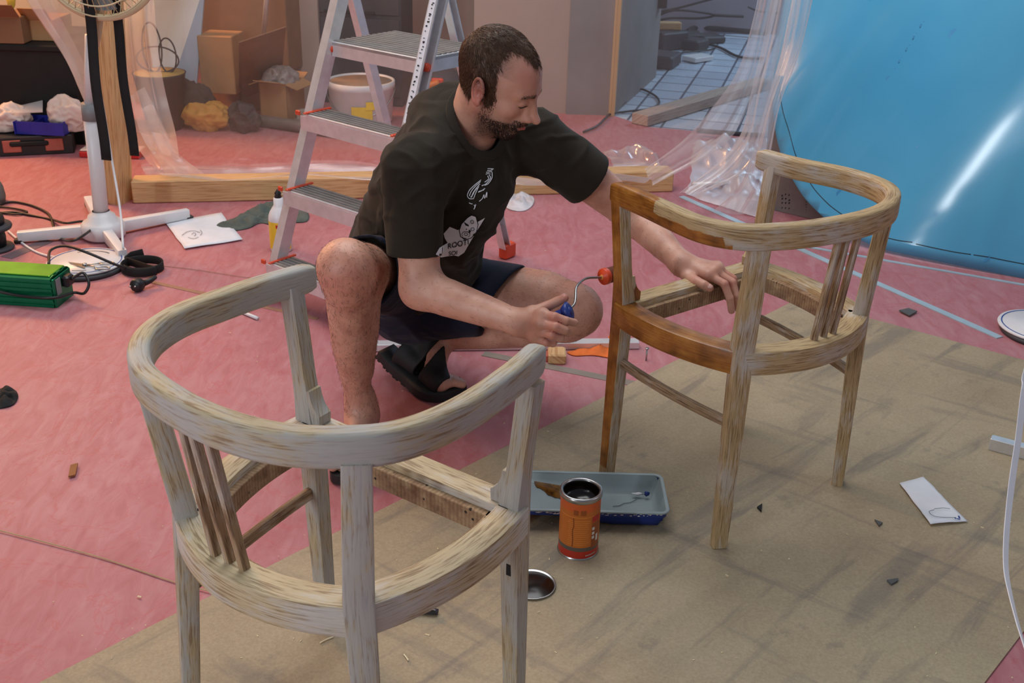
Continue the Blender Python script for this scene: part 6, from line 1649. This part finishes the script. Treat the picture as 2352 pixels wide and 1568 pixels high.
# right foot
outl = [(-.008, 0, .030), (.0, -.028, 0), (.06, -.034, 0), (.15, -.042, 0), (.21, -.046, 0), (.255, -.036, 0), (.268, -.012, 0), (.255, .018, 0), (.22, .040, 0), (.15, .040, 0), (.06, .030, 0), (.0, .028, 0)]
op = [PR(a, b, 0) for a, b, _ in outl]; op[0] = PR(-.012, 0, 0)
rg = spline([Vector((p.x, p.y, 0)) for p in op], 48, closed=True)
sole = MB().prism([(p.x, p.y) for p in rg], .004, .026); sole.build('sandal_sole', M['sole'], man)
def frame_R(p): q = p-A_(heelR); return q@A_(fdir), q@A_(fs_), q[:, 2]
def reg_R(p):
    a, b, z = frame_R(p); s1 = np.abs(a-.165)-.024; s2 = np.abs(a-.105)-.018; s3 = np.maximum(np.abs(z-.085)-.014, a-.11); return np.maximum(np.maximum(np.minimum(np.minimum(s1, s2), s3), .024-z), z-.062)
lo_, hi_ = bbox([PR(0, 0, 0), PR(.26, 0, .1)], .07); lo_[2] = 0
SM().add(strap_shell(rl_f, reg_R, lo_, hi_)).build('sandal_straps', M['sandal'], man)
# left foot: bent sole
mid_n = Vector((0, 0, 1))
un = (Vector((0, 0, 1))-fd*fd.z).normalized()
cs = [hL-fd*.030-un*.042, hL+fd*.03-un*.044, hL.lerp(bl_, .6)-un*.043, Vector((ballL.x, ballL.y, .015))-td*.012, Vector((ballL.x, ballL.y, .014))+td*.03, Vector((ballL.x, ballL.y, .014))+td*.074]
cs = [Vector((p.x, p.y, max(p.z, .0135))) for p in cs]
wd = [.030, .036, .041, .046, .044, .026]
cps = spline(cs, 26); ws = [q.x for q in spline([Vector((w, 0, 0)) for w in wd], 26)]
mb = MB(); nseg = len(cps)-1
mb.sweep(cps, rrect(2.0, .024, .006, 2), up=lambda t: Vector((0, 0, 1)) if t > .6 else un.lerp(Vector((0, 0, 1)), min(1, t/.6)), scale=lambda t: (ws[min(25, int(t*25))], 1.0))
so = mb.build('sandal_sole', M['sole'], man)
mb = MB()
for k in range(11):
    t = k/10*.62; i = int(t*25); p = cps[i]; tg = (cps[i+1]-cps[i]).normalized(); sd_ = tg.cross(un).normalized(); nn_ = sd_.cross(tg).normalized()
    if nn_.z < 0: nn_ = -nn_
    if (p-nn_*.016).z > .006: mb.box(p-nn_*.0155, (.010, ws[i]*1.9, .010), basis(tg, sd_, nn_), 0, .002)
mb.build('tread_lugs', M['sole'], so)
def reg_L(p):
    q = p-A_(hL); a = q@A_(fd); t = a/fL; l2 = p-A_(la)
    top = 1.0
    s1 = np.abs(a-fL*.93)-.034; s2 = np.abs(a-fL*.46)-.020; s3 = np.abs(l2@A_(fd)-.006)-.032
    r = np.minimum(np.minimum(s1, s2), s3); r = np.maximum(r, (p-A_(ballL))@A_(td)-.026); return np.maximum(r, .020-p[:, 2])
lo_, hi_ = bbox([hL, la, ballL, toeL], .07); lo_[2] = 0
SM().add(strap_shell(ll_f, reg_L, lo_, hi_, .0032, .005)).build('sandal_straps', M['sandal'], man)
# toe and finger nails
nail = simple('nail', srgb(206, 160, 150), .3, 0, .03)
for nm, H_, up_h in (('thumb_nail', LHp, Vector((.25, -.75, .6))),):
    a, b = Q(*H_['thumb'][2]), Q(*H_['thumb'][3]); d = (b-a).normalized(); n_ = (up_h-d*up_h.dot(d)).normalized()
    MB().ico(b+n_*.0072-d*.001, (.0065, .0055, .0022), basis(d, n_.cross(d), n_), 3).build(nm, nail, man)
for k in ('index', 'middle'):
    a, b = Q(*LHp[k][2]), Q(*LHp[k][3]); d = (b-a).normalized(); up_h = Vector((.9, -.3, .1)); n_ = (up_h-d*up_h.dot(d)).normalized()
    MB().ico(b+n_*.0062-d*.001, (.006, .0048, .0020), basis(d, n_.cross(d), n_), 3).build('finger_nail', nail, man)
a, b = Q(*RHp['thumb'][2]), Q(*RHp['thumb'][3]); d = (b-a).normalized(); n_ = (Vector((-.1, .5, .9))-d*Vector((-.1, .5, .9)).dot(d)).normalized()
MB().ico(b+n_*.0072-d*.001, (.0065, .0055, .0022), basis(d, n_.cross(d), n_), 3).build('thumb_nail', nail, man)
# ------------------------------------------------------------------ hair, beard and brow strands
rng = random.Random(21)
def hair_mask(l):
    x, y, z = abs(l[0]), l[1], l[2]
    # front limit of the hair as a function of the side position
    if z > .055:
        k = min(1, max(0, (x-.012)/.030)); lim = .070*(1-k)+.004*k
        if x > .05: lim = .004+.10*max(0, x-.05)
    else: lim = .010+.012*min(1, max(0, (.055-z)/.04))
    low = -.012 if y > -.005 else (-.008 if y > -.032 else -.052)
    if y > .003: low = -.030
    return min((lim-y)/.010, (z-low)/.010)
def shell(p):
    l = toL(p); base = head_local(l)
    x = np.abs(l[:, 0]); y = l[:, 1]; z = l[:, 2]
    k = np.clip((x-.012)/.030, 0, 1); limT = .070*(1-k)+.004*k; limT = np.where(x > .05, .004+.10*np.maximum(0, x-.05), limT)
    limS = .010+.012*np.clip((.055-z)/.04, 0, 1); w = np.clip((z-.045)/.02, 0, 1); lim = limT*w+limS*(1-w)
    low = np.where(y > .003, -.030, np.where(y > -.005, -.012, np.where(y > -.032, -.008, -.052)))
    m = np.maximum(y-lim, low-z)
    th = .0062*np.clip(-m/.035, 0, 1)**.9
    th = th*(1-.5*np.clip((z-.04)/.04, 0, 1)*np.clip((y+.05)/.06, 0, 1))
    return np.maximum(base-th, m)*HS
hs = surface(shell, HO-A_((.14, .14, .12)), HO+A_((.14, .14, .15)), .0024, pad=1.8)
SM().add(hs).build('hair', M['hair'], man)
def strands(name, mat, n, accept, length, width, flow, lift, parent=man):
    mb_v = []; mb_f = []; V = hs_src; cnt = 0; tries = 0
    while cnt < n and tries < n*60:
        tries += 1
        i = rng.randrange(len(V)); p = V[i]; l = toL(p[None])[0]
        if not accept(l): continue
        nrm = grad(p); fl = flow(l); d = Vector(toW(fl))-Vector(HO); nv = Vector(nrm); d = d-nv*d.dot(nv)
        if d.length < 1e-5: continue
        d.normalize(); d += Vector((rng.gauss(0, .25), rng.gauss(0, .25), rng.gauss(0, .25))); d -= nv*d.dot(nv); d.normalize()
        L = length*rng.uniform(.7, 1.25); sdv = d.cross(nv).normalized()*width
        P0 = Vector(p)+nv*(-.001); P1 = P0+d*L*.5+nv*lift*.8; P2 = P0+d*L+nv*lift*rng.uniform(.4, 1.2)
        b = len(mb_v); mb_v += [P0-sdv, P0+sdv, P0+nv*width*1.5, P1-sdv*.8, P1+sdv*.8, P1+nv*width, P2]
        mb_f += [(b, b+1, b+4, b+3), (b+1, b+2, b+5, b+4), (b+2, b, b+3, b+5), (b+3, b+4, b+6), (b+4, b+5, b+6), (b+5, b+3, b+6)]; cnt += 1
    return MB().add(mb_v, mb_f).build(name, mat, parent)
def grad(p):
    e = 1.5e-3; q = np.array([p+A_((e, 0, 0)), p-A_((e, 0, 0)), p+A_((0, e, 0)), p-A_((0, e, 0)), p+A_((0, 0, e)), p-A_((0, 0, e))]); l = head_local(toL(q))
    g = A_((l[0]-l[1], l[2]-l[3], l[4]-l[5])); return g/max(np.linalg.norm(g), 1e-9)
hs_src = hs[0]
def flowh(l):
    x, y, z = l; w = min(1, max(0, (z-.035)/.055)); a = A_((.25*np.sign(x), .9, -.1)); b = A_((0, .25 if y > -.04 else -.2, -1)); return a*w+b*(1-w)
strands('hair_strands', M['strand'], 12000, lambda l: hair_mask(l) > rng.random()*.9-.45 and rng.random() < (0.6 if l[2] > .06 and l[1] > 0 else 1), .015, .00042, flowh, .0022)
hs_src = hv[0]
def bm_(l):
    x, y, z = abs(l[0]), l[1], l[2]
    if x < .020 and -.0745 < z < -.0565 and y > .085: return 0
    b = 1.0 if (-.128 < z < -.058 and y > .01) else 0
    if z < -.045 and z > -.060 and x < .030 and y > .07: b = 1
    if .002 < y < .030 and z < .0 and x > .045: b = max(b, .35)
    if y < .035 and z < -.05: b = max(b*.6, 0)
    return b
strands('beard_strands', M['beardstrand'], 7500, lambda l: rng.random() < bm_(l), .0065, .00035, lambda l: A_((0, .2, -1)), .0016)
def bw_(l): x = abs(l[0]); return 1 if (abs(l[2]-(.0262-.10*max(0, x-.03))) < .0042 and .011 < x < .048 and l[1] > .05) else 0
def surf_pt(x, z):
    ys = np.linspace(.13, .03, 400); d = head_local(np.stack([np.full(400, x), ys, np.full(400, z)], 1)); i = int(np.argmax(d < 0)); return Vector(toW((x, ys[i]+.0006, z)))
for sg in (1, -1):
    MB().tube([surf_pt(sg*x, z) for x, z in ((.0190, -.0030), (.0225, -.0058), (.0280, -.0078), (.0340, -.0074), (.0395, -.0050), (.0440, -.0022))], .0011, 6, scale=lambda t: .5+1.0*math.sin(PI*min(1, t*1.0))).build('eyelashes', M['beardstrand'], man)
strands('eyebrow_strands', M['beardstrand'], 1000, bw_, .0065, .00042, lambda l: A_((np.sign(l[0])*1.0, -.3, .15)), .001)
def mesh_normals(vf):
    v, f = vf; n = np.zeros_like(v); a, b, c, d = (v[f[:, i]] for i in range(4)); fn = np.cross(c-a, d-b)
    for i in range(4): np.add.at(n, f[:, i], fn)
    return n/np.maximum(np.linalg.norm(n, axis=1), 1e-9)[:, None]
lv, lf = [], []
for vf, f_sdf, keep, cnt, axs in ((rl_v, rl_f, lambda p: .09 < p[2] < .56 and shorts_f(p[None])[0] > .004, 3600, (ra-rk).normalized()), (ll_v, ll_f, lambda p: p[2] > .10 and shorts_f(p[None])[0] > .004, 3200, (J['lk']-J['lh']).normalized()), (ra_v, ra_f, lambda p: shirt_f(p[None])[0] > .004 and (p[0]-J['rw'].x) < -.01, 260, (J['rw']-J['re']).normalized()), (la_v, la_f, lambda p: shirt_f(p[None])[0] > .004 and (p[0]-J['lw'].x) < -.01, 260, (J['lw']-J['le']).normalized())):
    N_ = mesh_normals(vf); c_ = 0; tr_ = 0
    if f_sdf((vf[0][:50]+N_[:50]*.003)).mean() < 0: N_ = -N_
    while c_ < cnt and tr_ < cnt*12:
        tr_ += 1; i = rng.randrange(len(vf[0])); p = vf[0][i]
        if not keep(p): continue
        nv = Vector(N_[i]); P0 = Vector(p)+Vector((rng.gauss(0, .001), rng.gauss(0, .001), rng.gauss(0, .001))); d = axs+Vector((rng.gauss(0, .5), rng.gauss(0, .5), rng.gauss(0, .5))); d = (d-nv*d.dot(nv)).normalized()
        L = rng.uniform(.006, .013); s_ = d.cross(nv)*.00011; P1 = P0+d*L*.5+nv*.0012; P2 = P0+d*L+nv*.0012; b = len(lv)
        lv += [P0-s_, P0+s_, P0+nv*.0003, P1-s_, P1+s_, P1+nv*.0003, P2]; lf += [(b, b+1, b+4, b+3), (b+1, b+2, b+5, b+4), (b+2, b, b+3, b+5), (b+3, b+4, b+6), (b+4, b+5, b+6), (b+5, b+3, b+6)]; c_ += 1
MB().add(lv, lf).build('body_hair', M['beardstrand'], man)
# ------------------------------------------------------------------ shirt print, laid on the cloth
dg = bpy.context.evaluated_depsgraph_get(); dg.update()
sb_v = np.concatenate([sv.reshape(-1, 3) for sv in [np.array([v.co[:] for v in shirt.data.vertices])]])
sh_off = wpos(man); bvh = BVHTree.FromPolygons([tuple(v.co) for v in shirt.data.vertices], [tuple(p.vertices) for p in shirt.data.polygons])
def on_shirt(u, v, lift=.0012):
    r = ray(u, v).normalized(); h_, n_, i_, d_ = bvh.ray_cast(CO, r)
    if h_ is None: return None
    if n_.dot(r) > 0: n_ = -n_
    return h_+n_*lift
def print_poly(px, name, mat, lift=.0012, step=6, parent=shirt):
    bm = bmesh.new(); bm.faces.new([bm.verts.new((u, v, 0)) for u, v in px])
    us = [p[0] for p in px]; vs_ = [p[1] for p in px]
    for k in range(int(min(us)//step), int(max(us)//step)+2): bmesh.ops.bisect_plane(bm, geom=bm.verts[:]+bm.edges[:]+bm.faces[:], plane_co=(k*step, 0, 0), plane_no=(1, 0, 0))
    for k in range(int(min(vs_)//step), int(max(vs_)//step)+2): bmesh.ops.bisect_plane(bm, geom=bm.verts[:]+bm.edges[:]+bm.faces[:], plane_co=(0, k*step, 0), plane_no=(0, 1, 0))
    bmesh.ops.triangulate(bm, faces=[f for f in bm.faces if len(f.verts) > 4])
    bm.verts.index_update(); P = [on_shirt(v.co.x, v.co.y, lift) for v in bm.verts]
    F = [tuple(v.index for v in f.verts) for f in bm.faces if all(P[v.index] is not None for v in f.verts)]
    P = [p or Vector((0, 0, 0)) for p in P]; bm.free()
    o = MB().add(P, F).build(name, mat, parent); return o
def opoly(cx, cy, rx, ry, rot=0, n=28): return [(cx+rx*math.cos(a)*math.cos(rot)-ry*math.sin(a)*math.sin(rot), cy+rx*math.cos(a)*math.sin(rot)+ry*math.sin(a)*math.cos(rot)) for a in [2*PI*k/n for k in range(n)]]
M['print'] = simple('white_shirt_print', srgb(228, 230, 236), .8, 0, .03); 
z4 = lambda pts: [(980+x/6.03, 360+y/6.03) for x, y in pts]
print_poly(z4([(235, 1060), (320, 965), (430, 1010), (520, 960), (700, 900), (805, 840), (750, 930), (640, 1110), (600, 1180), (520, 1320), (440, 1375), (380, 1360), (200, 1388), (120, 1350), (170, 1260), (290, 1185), (250, 1120)]), 'shirt_print', M['print'])
print_poly(z4([(560, 830), (620, 795), (680, 815), (715, 930), (690, 1040), (620, 1120), (530, 1150), (465, 1100), (445, 1010), (480, 920)]), 'shirt_print', M['black'], .0016)
print_poly(z4([(568, 842), (622, 806), (672, 826), (703, 932), (680, 1032), (614, 1108), (534, 1136), (476, 1092), (458, 1010), (492, 926)]), 'shirt_print', M['print'], .0021)
for pl in ([(515, 890), (575, 930), (580, 955), (540, 940)], [(585, 1000), (610, 1020), (600, 1045), (580, 1020)], [(640, 1060), (662, 1045), (655, 1080), (635, 1095)], [(485, 1080), (510, 1110), (560, 1115), (540, 1128), (500, 1118)]): print_poly(z4(pl), 'shirt_print', M['black'], .0026)
def shirt_line(pts, r, mat, lift=.0016):
    q = [on_shirt(p.x, p.y, lift) for p in spline([Vector((u, v, 0)) for u, v in z4(pts)], 24)]; q = [p for p in q if p is not None]
    if len(q) > 2: MB().tube(q, r, 4).build('shirt_print', mat, shirt)
circ = lambda cx, cy, rx, ry, a0=0, a1=360: [(cx+rx*math.cos(math.radians(a)), cy+ry*math.sin(math.radians(a))) for a in range(a0, a1+1, 30)]
for c_ in (circ(545, 1060, 22, 20), circ(630, 995, 24, 22), circ(545, 1062, 55, 42, 150, 420), circ(625, 890, 20, 22)): shirt_line(c_, .0006, M['black'], .0028)
for pts in ([(750, 318), (650, 400), (590, 460), (562, 530), (590, 575), (650, 575)], [(745, 340), (660, 420), (612, 480), (590, 540)], [(735, 375), (680, 440), (640, 500), (620, 560)], [(720, 410), (690, 470), (665, 530), (650, 570)], [(700, 430), (665, 470), (640, 520), (606, 560)],
            [(860, 250), (880, 290), (850, 340), (810, 380), (760, 400)], [(840, 262), (855, 300), (830, 330), (800, 350)], [(905, 215), (900, 290), (850, 370), (800, 395)], [(835, 190), (880, 190), (910, 180)], [(820, 215), (870, 210), (905, 205)], [(840, 165), (880, 165), (925, 170)], [(815, 240), (850, 232), (880, 240)],
            [(710, 490), (760, 470), (805, 440)], [(720, 480), (790, 460)], [(725, 615), (770, 570), (790, 520), (800, 570), (830, 490), (828, 560)], [(585, 632), (610, 645), (632, 648)], [(655, 660), (665, 690), (650, 720)], [(680, 655), (665, 700)]):
    shirt_line(pts, .0011, M['print'])
def shirt_text(txt, x, y, size, rot, shear=0):
    cu = bpy.data.curves.new('txt', 'FONT'); cu.body = txt; cu.size = size; cu.offset = size*.012; o = bpy.data.objects.new('txt', cu); C.objects.link(o)
    dg = bpy.context.evaluated_depsgraph_get(); me = bpy.data.meshes.new_from_object(o.evaluated_get(dg)); bpy.data.objects.remove(o); bpy.data.curves.remove(cu)
    vs = []; 
    for v in me.vertices:
        a, b = v.co.x+v.co.y*shear, -v.co.y; px_, py_ = z4([(x+a*math.cos(rot)-b*math.sin(rot), y+a*math.sin(rot)+b*math.cos(rot))])[0]
        vs.append(on_shirt(px_, py_, .0032) or Vector((0, 0, 0)))
    ok = lambda f: all(vs[i].length > .1 for i in f)
    MB().add(vs, [tuple(p.vertices) for p in me.polygons if ok(p.vertices)]).build('shirt_lettering', M['black'], shirt); bpy.data.meshes.remove(me)
shirt_text('ROOTI', 292, 1262, 96, -.22, .2); shirt_text('SOI', 306, 1356, 78, -.14, .2)
# ------------------------------------------------------------------ small paint roller held in the right hand
rcx = Q(1384, 636, 2.185); rax = Vector((JR[('f', 1, 's')].x-JR[('f', -1, 's')].x, JR[('f', 1, 's')].y-JR[('f', -1, 's')].y, 0)).normalized()
rol = thing('paint_roller', 'mini paint roller with orange end and blue handle in the man\'s right hand', 'paint roller', rcx)
MB().lathe(rcx+rax*.006, [(.0, 0), (.0165, 0), (.0172, .002), (.0172, .054), (0, .054)], rax, 30).build('roller_sleeve', simple('stained_foam_roller', srgb(104, 44, 20), .8), rol)
MB().lathe(rcx, [(.0, -.002), (.006, -.002), (.0065, .0), (.0178, .001), (.0182, .003), (.0182, .012), (0, .012)], rax, 30).build('end_cap', simple('orange_red_cap', srgb(226, 76, 36), .4), rol)
MB().lathe(rcx-rax*.004, [(.0, 0), (.0055, 0), (.006, .004), (0, .006)], rax, 20).build('hub', simple('amber_hub', srgb(226, 140, 60), .4), rol)
hk0 = Q(1300, 716, 2.045)
MB().tube(spline([rcx-rax*.003, Q(1376, 637, 2.18), Q(1352, 638, 2.165), Q(1338, 644, 2.15), Q(1324, 660, 2.12), Q(1322, 684, 2.09), Q(1318, 700, 2.07), hk0], 40), .0026, 10).build('wire_frame', M['steel'], rol)
hd = (Q(1300, 716, 2.045)-Q(1238, 742, 2.058)).normalized()
mb = MB(); mb.sweep([Q(1215, 750, 2.06), Q(1240, 740, 2.056), Q(1275, 727, 2.05), Q(1300, 717, 2.045), Q(1310, 712, 2.043)], rrect(.025, .020, .008, 3), scale=lambda t: .75+.35*t)
mb.build('handle', M['blue_plastic'], rol)
MB().lathe(Q(1302, 716, 2.045), [(0, -.008), (.013, -.008), (.0205, .006), (.015, .009), (0, .007)], hd, 20).build('handle_collar', M['blue_plastic'], rol)
# ------------------------------------------------------------------ groups of like things
for stem_, grp in (('wooden_armchair', 'stripped wooden armchairs'), ('cardboard_box', 'cardboard boxes stored in the background'), ('plastic_bag', 'crumpled plastic bags in the background'), ('junk_box', 'dark boxes heaped beyond the doorway'), ('floor_cable', 'dark cables beyond the doorway'), ('black_cable', 'black cables on the floor at the left'), ('fabric_strap', 'black straps hanging from the fan'), ('debris_chip', 'small scraps on the floor and board'), ('round_lid', 'white lids with a blue ring'), ('adhesive_tape', 'adhesive tapes on the pink floor'), ('edging_strip', 'pale strips on the floor at the right'), ('crumpled_film', 'crumpled plastic film on the floor'), ('metal_rail', 'metal rails by the crumpled film'), ('wood_shaving', 'shavings below the front chair')):
    for o in bpy.data.objects:
        if o.parent is None and o.name.split('.')[0] == stem_ and 'kind' not in o: o['group'] = grp
